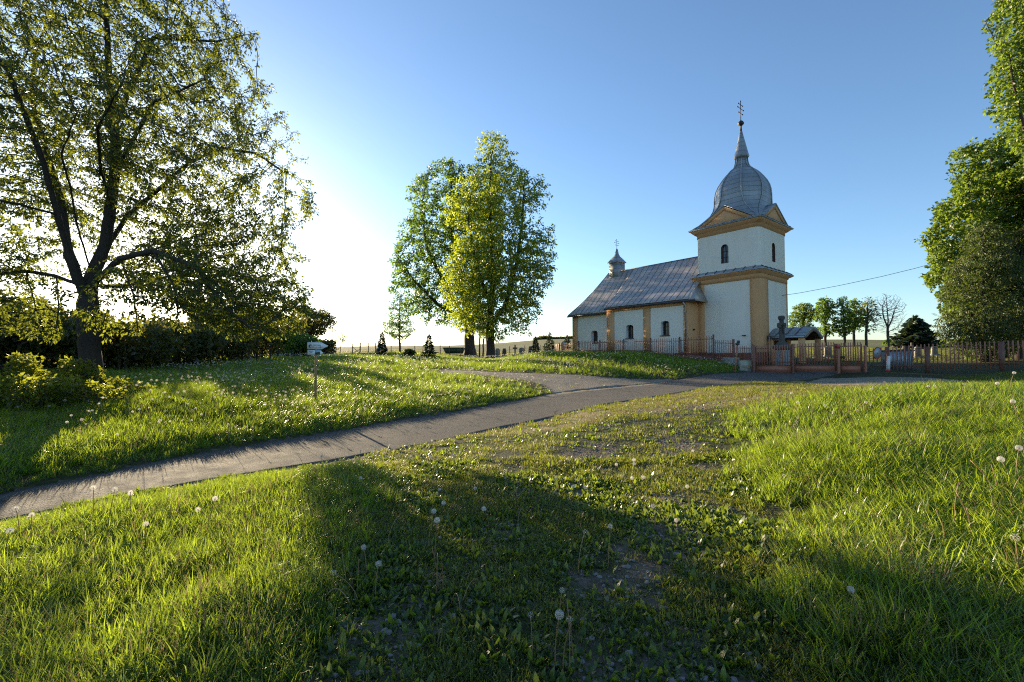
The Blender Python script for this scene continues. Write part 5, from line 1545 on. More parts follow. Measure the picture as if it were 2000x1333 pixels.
def conifer(name, label, base, h, rad, n_whorl, leaf_m, seed, spray=.16, dens=26, droop=.35, trunk_r=.12, cat="tree", group=None, curve=1.0, bottom=.04, narrow=False):
    rng = np.random.default_rng(seed)
    root = empty(name, base, label, cat, group)
    tm = MB(); tm.tube([(0,0,-.15),(0.02,0,h*.5),(0,0,h*.97)], [trunk_r, trunk_r*.55, trunk_r*.08], 8)
    P, Dv, S = [], [], []
    for w in range(n_whorl):
        f = bottom + (1-bottom)*(w/n_whorl)
        z = h*f; R = rad*(1-f)**curve*(.8+.4*rng.random()) + .03*h*(1-f)
        nb = rng.integers(5, 9)
        for b in range(nb):
            a = 2*pi*(b+rng.random()*.8)/nb; L = R*(.72+.5*rng.random())
            dz = (.30 if narrow else .05)-droop*(1-f)
            pts = []
            for j in range(7):
                t = j/6; pts.append((cos(a)*L*t, sin(a)*L*t, z + L*(dz*t + .28*t*t)))
            tm.tube(pts[:6], [trunk_r*.16*(1-t*.7) for t in np.linspace(0,1,6)], 3, cap=False)
            m = max(4, int(dens*L/rad))
            for _ in range(m):
                t = .12+.88*rng.random()**.7; i = min(5, int(t*6)); q = np.array(pts[i])*(1-(t*6-i)) + np.array(pts[i+1])*(t*6-i)
                sd = rng.choice([-1,1])*(.5+.8*rng.random()); d = np.array([cos(a+sd), sin(a+sd), -.15-.25*rng.random()+(.5 if narrow else 0)])
                P.append(q); Dv.append(d); S.append(spray*(.6+.8*rng.random())*(1.15-.5*t)*(h**.25))
    for _ in range(30): P.append(np.array([0,0,h*(.9+.08*rng.random())])); Dv.append(np.array([rng.normal()*.5, rng.normal()*.5, .9])); S.append(spray*.9)
    tm.build("trunk", M['bark'], root, smooth=True, fix=False)
    add_obj("needles", leaf_mesh("needles", np.array(P), np.array(Dv), np.array(S)*1.5, rng, True, None, .34), M[leaf_m], root)
    return root

def on_ground(px, py, Y):
    q = at(px, py, Y); q[2] = hz(q[0], q[1]); return tuple(q)
def size(px_h, Y): return px_h*Y/FPX
# yew-like conifers in front of the bright crown
for px, Y, top, ww, seed_, lab in ((1925, 29.5, 430, 78, 21, "dull brownish green conifer in front of the bright green crown, behind the right fence"), (1992, 30.5, 430, 60, 22, "dull green conifer at the picture's right edge behind the fence")):
    q = on_ground(px, 705, Y); k = Y/FPX; h = (699-top)*k+CZ-q[2]; w = ww*k
    bl = [(q[0],Y,q[2]+h*.30,w,w*.9,h*.30),(q[0]+.2,Y,q[2]+h*.55,w*.85,w*.8,h*.28),(q[0]+.3,Y,q[2]+h*.78,w*.55,w*.5,h*.22)]
    make_tree("yew_tree", lab, "tree", q, [([q,(q[0],Y,q[2]+h*.5),(q[0]+.2,Y,q[2]+h*.93)], None),([(q[0],Y,q[2]+.8),(q[0]-w*.5,Y-.4,q[2]+h*.35)],0),([(q[0],Y,q[2]+1.2),(q[0]+w*.5,Y+.4,q[2]+h*.4)],0)],
              bl, 6500, .24, 3, .32, None, .22, 12, 'leaf_yew', bark_m='bark', seed=seed_, tip=.009, trunk_r=.22, leaf_r=.03, spread=.24, droop=.9, shell=.6, clump=.7, aspect=.30)
# spruces
for px, py, Y, hh, ww, lab in [(838,698,40,44,15,"small dark spruce left of the green skip"),(746,700,39.5,46,11,"thin ragged spruce beside the pale blue notice"),(1046,693,50,34,9,"small spruce among the gravestones, nearer the linden"),
                          (1074,694,52,40,13,"larger spruce among the gravestones, nearer the church"),(1108,692,62,28,12,"spruce at the church corner behind the picket fence")]:
    q = on_ground(px, py, Y); conifer("spruce_tree", lab, q, size(hh,Y), size(ww,Y), 18, 'needle', px, .15, 22, .45, .05)
q = on_ground(1790, 690, 62)
conifer("pine_tree", "dark broad pine standing alone in the field right of the bare tree", q, size(62,62), size(36,62), 20, 'needle', 33, .42, 40, .25, .2, curve=.75, bottom=.12)

# --- row of trees in the field behind the church
def field_tree(name, label, px, Y, top, wpx, leaf_m, seed, n=900, bare=False, cpx=None, cy=None, per=9, base_y=668):
    q = on_ground(px, base_y, Y); k = Y/FPX; h = (699-top)*k + CZ - q[2]; w = wpx*k
    cpx = cpx if cpx is not None else px; cxx = (cpx-1000)*k
    blobs = [(cxx, Y, q[2]+h*.58, w, w, h*.40), (cxx, Y, q[2]+h*.76, w*.75, w*.75, h*.24), (cxx+w*.2, Y, q[2]+h*.42, w*.8, w*.8, h*.22)]
    s = [([(q[0],q[1],q[2]-.2),(q[0],q[1],q[2]+h*.25),(q[0]*.5+cxx*.5,q[1],q[2]+h*.5),(cxx,q[1],q[2]+h*.9)], None)]
    return make_tree(name, label, "tree", q, s, blobs, n, h*.035, h*.5, h*.05, None, h*.032, per, leaf_m, seed=seed, tip=.018 if not bare else .02, trunk_r=h*.022, leaf_r=.07 if not bare else .0, spread=h*.03,
                     droop=.3, shell=.5, flare=1.2, clump=2.4/h, aspect=.8)
field_tree("field_tree", "rounded green tree half hidden by the tower's right side", 1570, 92, 590, 30, 'leaf_maple', 51, 1100, cpx=1572)
field_tree("field_tree", "dark tall tree with a pointed crown, second from the tower", 1612, 86, 578, 22, 'leaf_dark', 52, 1000, cpx=1614)
field_tree("field_tree", "dark green tree in the middle of the row behind the church porch", 1650, 84, 578, 20, 'leaf_dark', 53, 900, cpx=1648)
field_tree("field_tree", "leafy tree with a forked dark stem, right of the middle of the row", 1668, 88, 578, 20, 'leaf_dark', 54, 900, cpx=1672)
field_tree("field_tree", "thin crowned tree with bronze leaves beside the bare tree", 1692, 84, 577, 20, 'leaf_cherry', 55, 700, cpx=1698, per=4)
q = on_ground(1735, 668, 80); k = 80/FPX; h = (699-571)*k + CZ - q[2]
make_tree("bare_tree", "leafless grey tree with fine spreading twigs at the right end of the row", "tree", q,
          [([(q[0],80,q[2]-.2),(q[0]-.05,80,q[2]+h*.3),(q[0]+.1,80,q[2]+h*.5),(q[0]+.1,80.2,q[2]+h*.72)], None),([(q[0],80,q[2]+h*.32),(q[0]+1.0,80.3,q[2]+h*.5),(q[0]+1.6,80.4,q[2]+h*.68)],0),([(q[0],80,q[2]+h*.36),(q[0]-.9,79.7,q[2]+h*.52),(q[0]-1.3,79.5,q[2]+h*.7)],0),([(q[0],80,q[2]+h*.28),(q[0]+1.4,79.5,q[2]+h*.36)],0)],
          [(q[0],80,q[2]+h*.66,2.9,2.9,h*.33),(q[0],80,q[2]+h*.45,2.5,2.4,h*.25)], 2600, .28, 4, .42, None, .2, 1, 'leaf_dark', seed=56, tip=.016, trunk_r=.2, leaf_r=0.0, shell=.3, up=.22, wob=.16, flare=1.2)

# --- leafy bushes and thickets
def bush(name, label, cat, base, blobs, n, leaf_m, size_, seed, stems=9, group=None, aspect=.7, kind=None):
    rng = np.random.default_rng(seed)
    root = empty(name, base, label, cat, group)
    if kind: root["kind"] = kind
    off = np.array(base)
    P = sample_blobs(blobs, n, rng, .45)
    c = 1.6/max(b[3] for b in blobs)
    f = fbm(P[:,0]*c*1.3+P[:,1]*c, P[:,2]*c*1.3+P[:,1]*c*.6, seed, 3)
    P = P[f > np.quantile(f, .22)]
    gz = height_raw(P[:,0], P[:,1]); P = P[P[:,2] > gz - .05]
    d = rng.normal(size=P.shape); d[:,2] -= .2
    tone = np.clip(.45*rng.random(len(P))+.55*vnoise(P[:,0]*c*2+P[:,1]*c, P[:,2]*c*2, seed+5), 0, 1)
    add_obj("foliage", leaf_mesh("foliage", P-off, d, size_*(.6+.8*rng.random(len(P))), rng, True, tone, aspect), M[leaf_m], root)
    st = MB()
    for i in range(stems):
        b = blobs[i % len(blobs)]
        x, y = b[0]+rng.normal()*b[3]*.35, b[1]+rng.normal()*b[4]*.35
        g = hz(x, y); top = b[2]+b[5]*(.2+.5*rng.random())
        pts = [(x+rng.normal()*.05*j-off[0], y+rng.normal()*.05*j-off[1], g-.1+(top-g)*j/4-off[2]) for j in range(5)]
        r0 = size_*.32
        st.tube(pts, [r0, r0*.85, r0*.65, r0*.45, r0*.2], 6)
    if stems: st.build("stems", M['bark'], root, smooth=True, fix=False)
    return root

# brambles at the foot of the big tree
q = on_ground(80, 800, 11.0)
blobs = []
for px, py, Y, rx, rz_ in [(-60,800,11.2,1.2,.95),(10,790,11.4,1.2,.95),(70,785,11.6,1.1,.95),(125,790,11.8,.85,.9),(30,850,10.0,1.1,.65),(110,850,10.1,1.0,.6),(-60,860,9.9,1.0,.65),(170,830,10.6,.8,.4)]:
    a = at(px, py, Y); blobs.append((a[0], Y, hz(a[0], Y)+rz_*.55, rx, .75, rz_*.75))
bush("bramble_bush", "sunlit bramble thicket at the foot of the big tree by the road", "bush", q, blobs, 13000, 'leaf_bramble', .09, 61, 30)
q = on_ground(206, 790, 12.4)
a = at(220, 790, 12.3); bush("nettle_clump", "low nettle clump hugging the right side of the big tree's trunk", "plant", q, [(a[0],12.2,hz(a[0],12.2)+.15,.6,.5,.4),(a[0]-.3,12.1,hz(a[0]-.3,12.1)+.3,.26,.26,.6),(a[0]+.65,12.1,hz(a[0]+.65,12.1)+.1,.65,.5,.25)], 1600, 'leaf_bramble', .08, 62, 9)
# dark wooded edge along the left of the meadow
def hedge_bush(label, px, Y, top, wpx, seed, leaf_m='leaf_hedge', n=7000, s=.24, depth=1.0):
    k = Y/FPX; q = on_ground(px, 712, Y); h = (699-top)*k+CZ-q[2]; w = wpx*k
    rng = np.random.default_rng(seed)
    bl = [(q[0], Y, q[2]+h*.42, w, w*depth, h*.48)]
    for _ in range(7):
        bl.append((q[0]+rng.uniform(-.7,.7)*w, Y+rng.uniform(-.6,.6)*w*depth, q[2]+h*rng.uniform(.2,.8), w*rng.uniform(.3,.5), w*rng.uniform(.3,.5), h*rng.uniform(.16,.26)))
    return bush("hedge_bush", label, "bush", q, bl, n, leaf_m, s, seed, 10, group="dark bushes along the left edge of the meadow")
for a in [("dark bush at the picture's left edge, behind the brambles", -70, 17, 560, 120, 71),
          ("dark bush straight behind the big trunk's left side", 60, 19, 585, 110, 72),
          ("dark bush filling the gap right of the big trunk", 225, 22, 600, 100, 73),
          ("dark bush in shade left of the tall seeding grass", 330, 26, 620, 85, 74),
          ("dark bush behind the low hanging branches of the big tree", 420, 31, 590, 80, 75),
          ("dark bush at the meadow's shaded end, left of the lighter bush", 490, 37, 592, 62, 176)]:
    hedge_bush(*a)
hedge_bush("tall dark bush beside the round topped tree near the hedge's right end", 545, 46, 608, 46, 84, n=6000)
hedge_bush("olive green lower bush directly behind the signpost boards", 575, 44, 645, 52, 77, 'leaf_dark', 5000, .26)
hedge_bush("low dark bush at the hedge's right end, right of the signpost", 632, 54, 662, 30, 78, 'leaf_hedge', 3000, .24)
hedge_bush("tall thicket far left beyond the picture's edge", -260, 17, 520, 150, 79)
Y6 = 60.0
q = on_ground(600, 695, Y6); k = Y6/FPX; h = (699-598)*k+CZ-q[2]
make_tree("round_tree", "round topped dark tree at the far end of the hedge behind the signpost", "tree", q, [([(q[0],Y6,q[2]-.2),(q[0],Y6,q[2]+h*.3),(q[0]+.5,Y6,q[2]+h*.55),(q[0],Y6,q[2]+h*.9)], None),([(q[0],Y6,q[2]+h*.25),(q[0]-1.5,Y6,q[2]+h*.55),(q[0]-2,Y6,q[2]+h*.75)],0)],
          [(q[0],Y6,q[2]+h*.70,3.6,3.4,h*.30),(q[0]-1.4,Y6,q[2]+h*.5,2.4,2.4,h*.25),(q[0]+1.5,Y6,q[2]+h*.6,1.9,2,h*.25)], 2800, .28, 4, .42, None, .26, 10, 'leaf_hedge', seed=81, tip=.012, trunk_r=.28, leaf_r=.05, spread=.26, shell=.7, clump=.5)
q = on_ground(664, 690, 62); a = at(662, 668, 62)
make_tree("thin_sapling", "small wispy sapling right of the round topped tree", "tree", q, [([(q[0],62,q[2]-.1),(q[0]+.1,62,q[2]+1.2),(q[0]+.6,62,q[2]+2.4)], None)], [(q[0]+.4,62,q[2]+2.2,.7,.7,.8)], 120, .22, 2, .3, None, .22, 3, 'leaf_dark', seed=82, tip=.01, trunk_r=.05, leaf_r=.03, spread=.2)
for px, Y, top, w, lab, lm in [(800,40,684,9,"small brown green shrub behind the wire fence below the slim young tree",'leaf_cherry'),(1840,70,664,26,"olive bush in the field left of the dark conifer",'leaf_dark'),(1745,95,663,16,"low pale bush at the field's skyline under the bare tree",'leaf_dark'),
                        (1872,75,668,22,"low bush under the conifers' left side",'leaf_dark'),(1770,100,665,14,"low bush at the skyline left of the pine",'leaf_dark')]:
    k = Y/FPX; q = on_ground(px, 690, Y); h = (699-top)*k+CZ-q[2]
    bush("shrub", lab, "shrub", q, [(q[0],Y,q[2]+h*.5,w*k,w*k,h*.5)], 1500, lm, .13*Y**.5*.25, int(px), 6)
# distant wood on the skyline, right of the spruces
def far_wood():
    rng = np.random.default_rng(91); P, S = [], []
    for px in np.linspace(1048, 1126, 26):
        Y = 360+rng.uniform(-12,12); top = np.interp(px, [1048,1060,1066,1080,1126],[663,658,657,661,659]); k = Y/FPX
        q = at(px, 672, Y); zb = height_raw(np.array([q[0]]), np.array([Y]))[0]; zt = CZ+(699-top)*k
        n = 420; d = rng.normal(size=(n,3)); d /= np.linalg.norm(d, axis=1)[:,None]
        R = (zt-zb)/2
        P.append(np.array([q[0],Y,zb+R])+d*np.array([2.6,3,R])*(rng.random(n)**.4)[:,None])
    P = np.vstack(P); d = rng.normal(size=P.shape)
    o = add_obj("distant_wood", leaf_mesh("distant_wood", P, d, 1.1*(.6+.8*rng.random(len(P))), rng, False, None, .9), M['leaf_hedge'])
    tag(o, "distant bluish wood on the skyline left of the church", "wood", None, "stuff")
far_wood()

# ---------------------------------------------------------------- grass, herbs, dandelions
def blade_tuft(name, n, L, spread, width, lean, curl, rng, segs=3, Lvar=.45, broad=False):
    V, F, T = [], [], []
    for i in range(n):
        a = rng.random()*2*pi; r = spread*rng.random()**.6
        bx, by = r*cos(a), r*sin(a)
        az = a + rng.normal()*.9; le = L*(1-Lvar+Lvar*rng.random()*1.3)
        tilt = abs(rng.normal())*lean + .04; w = width*(.7+.6*rng.random())
        ux, uy = -sin(az), cos(az)
        x, y, z = bx, by, -.02; o = len(V); t = rng.random()
        for s in range(segs+1):
            f = s/segs
            if broad: ww = w*(.25+1.0*math.sin(min(1,f*1.05)*pi)**.8) if s < segs else w*.12
            else: ww = w*(1-.15*f) if s < segs else w*.12
            if s == segs-1 and not broad: ww = w*.72
            V.append((x-ux*ww/2, y-uy*ww/2, z)); V.append((x+ux*ww/2, y+uy*ww/2, z)); T += [t, t]
            ang = tilt + curl*f*(0.6+.8*rng.random())
            st = le/segs
            x += cos(az)*sin(ang)*st; y += sin(az)*sin(ang)*st; z += cos(ang)*st
        for s in range(segs): F.append((o+2*s, o+2*s+1, o+2*s+3, o+2*s+2))
    me = fast_mesh(name, V, np.array(F))
    a_ = me.attributes.new("tone", 'FLOAT', 'POINT'); a_.data.foreach_set("value", np.array(T, dtype=np.float32))
    return me

def source(coll, name, me, mat):
    o = bpy.data.objects.new(name, me); me.materials.append(mat); coll.objects.link(o); return o

def instancer(name, coll, pos, rot, scl, idx):
    me = fast_mesh(name, pos, np.zeros((0,3), int))
    a = me.attributes.new("rot", 'FLOAT_VECTOR', 'POINT'); a.data.foreach_set("vector", np.asarray(rot, np.float32).ravel())
    a = me.attributes.new("scl", 'FLOAT_VECTOR', 'POINT'); a.data.foreach_set("vector", np.asarray(scl, np.float32).ravel())
    a = me.attributes.new("idx", 'INT', 'POINT'); a.data.foreach_set("value", np.asarray(idx, np.int32))
    o = bpy.data.objects.new(name, me); COL.objects.link(o)
    ng = bpy.data.node_groups.new(name+"_scatter", 'GeometryNodeTree')
    ng.interface.new_socket(name="Geometry", in_out='INPUT', socket_type='NodeSocketGeometry')
    ng.interface.new_socket(name="Geometry", in_out='OUTPUT', socket_type='NodeSocketGeometry')
    n = ng.nodes; l = ng.links
    gi, go = n.new("NodeGroupInput"), n.new("NodeGroupOutput")
    ci = n.new("GeometryNodeCollectionInfo"); ci.inputs[0].default_value = coll
    ci.inputs["Separate Children"].default_value = True; ci.inputs["Reset Children"].default_value = True
    iop = n.new("GeometryNodeInstanceOnPoints"); iop.inputs["Pick Instance"].default_value = True
    def na(nm, t):
        q = n.new("GeometryNodeInputNamedAttribute"); q.data_type = t; q.inputs[0].default_value = nm
        return [s for s in q.outputs if s.enabled and s.name == "Attribute"][0]
    er = n.new("FunctionNodeEulerToRotation")
    l.new(gi.outputs[0], iop.inputs["Points"]); l.new(ci.outputs[0], iop.inputs["Instance"])
    l.new(na("idx", 'INT'), iop.inputs["Instance Index"])
    l.new(na("rot", 'FLOAT_VECTOR'), er.inputs[0]); l.new(er.outputs[0], iop.inputs["Rotation"])
    l.new(na("scl", 'FLOAT_VECTOR'), iop.inputs["Scale"])
    l.new(iop.outputs[0], go.inputs[0])
    m = o.modifiers.new("scatter", 'NODES'); m.node_group = ng
    return o

rg = np.random.default_rng(77)
def newcoll(n): return bpy.data.collections.new(n)
c_tall, c_short, c_herb = newcoll("tall_grass_kinds"), newcoll("short_grass_kinds"), newcoll("herb_kinds")
for i in range(5): source(c_tall, "tall%d" % i, blade_tuft("tall%d" % i, 15, .215, .055, .0075, .34, .95, rg), M['grass_tall'])
source(c_tall, "tall5", blade_tuft("tall5", 10, .25, .07, .0045, .3, .5, rg), M['grass_dry'])
for i in range(4): source(c_short, "short%d" % i, blade_tuft("short%d" % i, 24, .058, .07, .0045, .62, .9, rg), M['grass_short'])
source(c_short, "short4", blade_tuft("short4", 20, .06, .07, .0035, .7, .8, rg), M['grass_dry'])
for i in range(5): source(c_herb, "herb%d" % i, blade_tuft("herb%d" % i, 12, .065, .05, .017, .85, .7, rg, 4, .5, True), M['herb'])

def frustum_points(n, y0, y1, power, rng, xf=1.3):
    """plan points in the view's wedge; power<1 puts more near the camera"""
    y = y0 + (y1-y0)*rng.random(n)**power
    x = (rng.random(n)*2-1)*(xf*y + 1.2)
    return x, y

def keep_off(x, y):
    """1 where plants may stand: not on the road, little on gravel"""
    s = road_in(x, y); ok = s < -.03 + .30*(fbm(x*3, y*3, 3, 2)-.42)
    g = np.maximum(signed_in(x, y, GRAVEL), signed_in(x, y, GRAVEL2))
    ok &= (g < -.1 + .7*(fbm(x*1.6, y*1.6, 8)-.5)) | (rng_keep(len(x)) < .02)
    return ok
def rng_keep(n): return rg.random(n)

def inside_church(x, y):
    n = np.array([sin(CH_AZ), cos(CH_AZ)]); m = np.array([cos(CH_AZ), -sin(CH_AZ)])
    u = ((x-CHX)*n[0]+(y-CHY)*n[1])/KS; w = -((x-CHX)*m[0]+(y-CHY)*m[1])/KS
    return (np.abs(w) < 3.9) & (u > -4.7) & (u < 14.3)

TALL, SHORT, HERB = [], [], []
def put(L, x, y, sc, hs, idx, lean=.12):
    if len(x) == 0: return
    z = height(x, y)
    rot = np.stack([rg.normal(size=len(x))*lean, rg.normal(size=len(x))*lean, rg.random(len(x))*2*pi], 1)
    s = sc*(.75+.5*rg.random(len(x)))
    L.append((np.stack([x, y, z], 1), rot, np.stack([s, s, s*hs*(.8+.4*rg.random(len(x)))], 1), idx))

def zone_scatter():
    # --- this side of the road: lawn, left tall grass, right mound
    for (n, y0, y1, pw) in ((120000, .9, 7, .75), (70000, 6.5, 22, .8)):
        x, y = frustum_points(n, y0, y1, pw, rg)
        ok = keep_off(x, y) & ~beyond_road(x, y); x, y = x[ok], y[ok]
        lm, mm, tm = left_mask(x, y), mound_mask(x, y), track_mask(x, y)*smooth01(10.5, 6.5, y)
        dry = np.clip(smooth01(-.4, .5, signed_in(x, y, DRY)), 0, 1)
        tall = np.maximum(lm, mm)*(1-.85*dry)
        dens = fbm(x*.7, y*.7, 61, 3)
        u = rg.random(len(x))
        far = np.clip(y/9, 1, 3)
        t_ = u < tall*np.where(y < 7, .50, .7)*(.25+1.4*dens**1.3)*(.55+.9*fbm(x*2.7, y*2.7, 68, 2))
        patch = fbm(x*2.2, y*2.2, 63, 2)
        sc = (.55+.62*dens[t_])*np.where(lm[t_] > mm[t_], .92, 1.08)*np.minimum(far[t_], 1.5)**.5
        sc = sc*np.clip(.55+.45*tall[t_], .3, 1)*(.35+.65*smooth01(.1, 1.0, -road_in(x, y)))[t_]*np.where(mm[t_] > lm[t_], np.interp(y[t_], [0,5,9,14,20], [1.35,1.35,1.2,.75,.5]), 1)
        put(TALL, x[t_], y[t_], sc, 1.0, np.where(rg.random(t_.sum()) < .09, 5, rg.integers(0, 5, t_.sum())), .16)
        s_ = (~t_) & (u < (.62-.40*tm-.05*dry+.2*smooth01(6, 9, y))*(.08+1.5*smooth01(.36,.66,patch))*(1-.5*tall))
        put(SHORT, x[s_], y[s_], (.75+.6*patch[s_])*np.interp(y[s_], [4, 9, 20], [1, 1.35, 1.8]), .8+.4*dens[s_], np.where(rg.random(s_.sum()) < .06+.3*dry[s_], 4, rg.integers(0, 4, s_.sum())), .15)
        h_ = (~t_) & (~s_) & (u > .42) & (rg.random(len(x)) < (1.0-.68*tm-.75*dry)*smooth01(.26, .52, fbm(x*1.1, y*1.1, 65, 3))*(1-.8*tall))
        put(HERB, x[h_], y[h_], .6+.9*rg.random(h_.sum())**2, 1.0, rg.integers(0, 5, h_.sum()), .12)
    # --- bank, meadow and verge beyond the road
    for (n, y0, y1, pw, grow_) in ((90000, 4.5, 18, .8, 1.0), (70000, 16, 48, .75, 1.5)):
        x, y = frustum_points(n, y0, y1, pw, rg, 1.25)
        ok = keep_off(x, y) & beyond_road(x, y) & ~inside_church(x, y); x, y = x[ok], y[ok]
        d = fbm(x*.5, y*.5, 67, 3); edge = -road_in(x, y)
        g_edge = -np.maximum(signed_in(x, y, GRAVEL), signed_in(x, y, GRAVEL2))
        near = smooth01(.0, .9, np.minimum(edge, np.clip(g_edge, 0, 9)*.55))
        right = smooth01(14.5, 17.5, x)      # mown ground inside the fences
        u = rg.random(len(x))
        t_ = u < (.35+.5*d)*(1-.75*right)
        sc = (.40+.60*near[t_])*(.7+.7*d[t_])*(grow_*.5+.5)*(1+.15*np.exp(-((edge[t_]-2.2)/1.2)**2))
        sc = sc*np.where(x[t_] > 14.5, .6, 1)
        put(TALL, x[t_], y[t_], sc, .95, np.where(rg.random(t_.sum()) < .07, 5, rg.integers(0, 5, t_.sum())), .14)
        h_ = (~t_) & (u < .55) & (edge < 5)
        put(HERB, x[h_], y[h_], (1.0+.8*rg.random(h_.sum()))*grow_, 1.3, rg.integers(0, 5, h_.sum()), .12)
        s_ = (~t_) & (~h_) & (u < .9)
        put(SHORT, x[s_], y[s_], 1.1*grow_, 1.0, np.where(rg.random(s_.sum()) < .06, 4, rg.integers(0, 4, s_.sum())), .15)
    # lush bank below the nave fence
    x, y = rg.uniform(3, 17, 26000), rg.uniform(20, 44, 26000)
    a, b = nave_line(1125), nave_line(1470)
    d_ = np.abs((x-a[0])*(b[1]-a[1])-(y-a[1])*(b[0]-a[0]))/np.hypot(*(b-a)); nearer = ((x-a[0])*(b[1]-a[1])-(y-a[1])*(b[0]-a[0])) > 0
    if not nearer[np.argmin(np.hypot(x-5, y-24))]: nearer = ~nearer
    ok = keep_off(x, y) & beyond_road(x, y) & nearer & (d_ < 5.5); x, y, d_ = x[ok], y[ok], d_[ok]
    e2 = smooth01(.2, 1.6, np.minimum(-road_in(x, y), -np.maximum(signed_in(x, y, GRAVEL), signed_in(x, y, GRAVEL2))))
    put(TALL, x, y, (.8+.9*fbm(x*.6, y*.6, 71))*(.35+.75*e2), 1.0, rg.integers(0, 5, len(x)), .14)
    # mown fields and churchyard further off
    x, y = frustum_points(36000, 30, 75, .8, rg, 1.25); ok = ~inside_church(x, y); x, y = x[ok], y[ok]
    put(SHORT, x, y, 2.6, 1.0, np.where(rg.random(len(x)) < .3, 4, rg.integers(0, 4, len(x))), .15)
zone_scatter()
for nm, L, c, lab in (("tall_grass", TALL, c_tall, "long green meadow grass on both sides of the road"), ("short_grass", SHORT, c_short, "short worn lawn grass in the middle of the foreground"), ("ground_herbs", HERB, c_herb, "low broad leaved herbs and dandelion leaves in the lawn")):
    o = instancer(nm, c, *[np.concatenate([q[i] if i != 2 or q[2].shape[0] == q[0].shape[0] else q[2] for q in L]) for i in range(4)])
    tag(o, lab, "grass" if "grass" in nm else "herbs", None, "stuff")
    print(nm, sum(len(q[0]) for q in L))

# --- gravel stones on the worn tracks and the spur
c_st = newcoll("stone_kinds")
for i in range(4):
    import bmesh
    bm = bmesh.new(); bmesh.ops.create_icosphere(bm, subdivisions=2, radius=.5)
    for v_ in bm.verts: v_.co = v_.co*(1+.35*(random.random()-.5)); v_.co.z *= .55
    me = bpy.data.meshes.new("stone%d" % i); bm.to_mesh(me); bm.free(); source(c_st, "stone%d" % i, me, M['pebble'])
x, y = frustum_points(200000, 1.0, 14, .62, rg)
ok = ((track_mask(x, y) > rg.random(len(x))*1.1) | (signed_in(x, y, GRAVEL) > -.3) | ((np.abs(road_in(x, y)+.12) < .14) & (rg.random(len(x)) < .5))) & (road_in(x, y) < 0) & (left_mask(x, y) < .5) & (mound_mask(x, y) < .5)
x, y = x[ok], y[ok]
s = .006 + .038*rg.random(len(x))**6
o = instancer("gravel_stones", c_st, np.stack([x, y, height(x, y)+s*.1], 1), np.stack([rg.normal(size=len(x))*.3, rg.normal(size=len(x))*.3, rg.random(len(x))*6.28], 1), np.stack([s, s, s], 1), rg.integers(0, 4, len(x)))
tag(o, "scattered grey stones on the worn earth tracks", "stones", None, "stuff"); print("stones", len(x))

# --- dandelions: the nearest ones are plants of their own
def seed_head(rng, n, R, star=True):
    V, F = [], []
    for i in range(n):
        zf = 1-2*(i+.5)/n; a = i*2.399963; q = math.sqrt(max(0, 1-zf*zf))
        d = Vector((q*cos(a), q*sin(a), zf)); d = (d + Vector(rng.normal(size=3)*.06)).normalized()
        if zf < -.82: continue
        u = d.cross(Vector((.2,.3,.9))).normalized(); w = d.cross(u); b = len(V); tp = d*R
        t = R*.018
        V += [d*R*.12+u*t, d*R*.12-u*t, tp]; F.append((b, b+1, b+2))
        k = 5
        for j in range(k):
            al = 2*pi*j/k + rng.random(); e = u*cos(al)+w*sin(al); s_ = e.cross(d)*R*.05
            b = len(V); V += [tp+s_, tp-s_, tp+e*R*.36+d*R*.09]; F.append((b, b+1, b+2))
    return fast_mesh("seed_head", V, F)
heads = [seed_head(rg, 95, .0185) for _ in range(3)]
tuft_heads = [seed_head(rg, 26, .015) for _ in range(2)]          # half blown away
for m_ in heads+tuft_heads: m_.materials.append(M['fluff'])
cores = MB().lathe([(.001,-.006),(.004,-.004),(.005,0),(.003,.004),(.001,.005)], 8)
core_me = fast_mesh("core", cores.v, cores.f); core_me.materials.append(M['stalk'])
def stem_mesh(rng, h, bend):
    a = rng.random()*6.28; pts = []
    for j in range(7):
        t = j/6; pts.append((cos(a)*bend*t*t*h, sin(a)*bend*t*t*h, h*t*(1-.25*bend*t) - (.03 if j == 0 else 0)))
    mb = MB().tube(pts, [.0032,.003,.0028,.0026,.0024,.0023,.0026], 6)
    me = fast_mesh("stem", mb.v, mb.f); me.materials.append(M['stalk']); return me, pts[-1]
stems = [stem_mesh(rg, h, b) for h, b in ((.22,.1),(.26,.2),(.30,.1),(.28,.35),(.20,.25),(.33,.15),(.24,.5))]
bent = []
for i in range(3):
    a = rg.random()*6.28; pts = []
    for j in range(8):
        t = j/7; ang = .3+1.9*t; 
        pts.append((cos(a)*.17*t*(1+.2*i), sin(a)*.17*t*(1+.2*i), .16*sin(pi*(.08+.75*t))-.05))
    mb = MB().tube(pts, .0028, 6); me = fast_mesh("stem", mb.v, mb.f); me.materials.append(M['stalk']); bent.append((me, pts[-1]))
n_d = [0, 0]
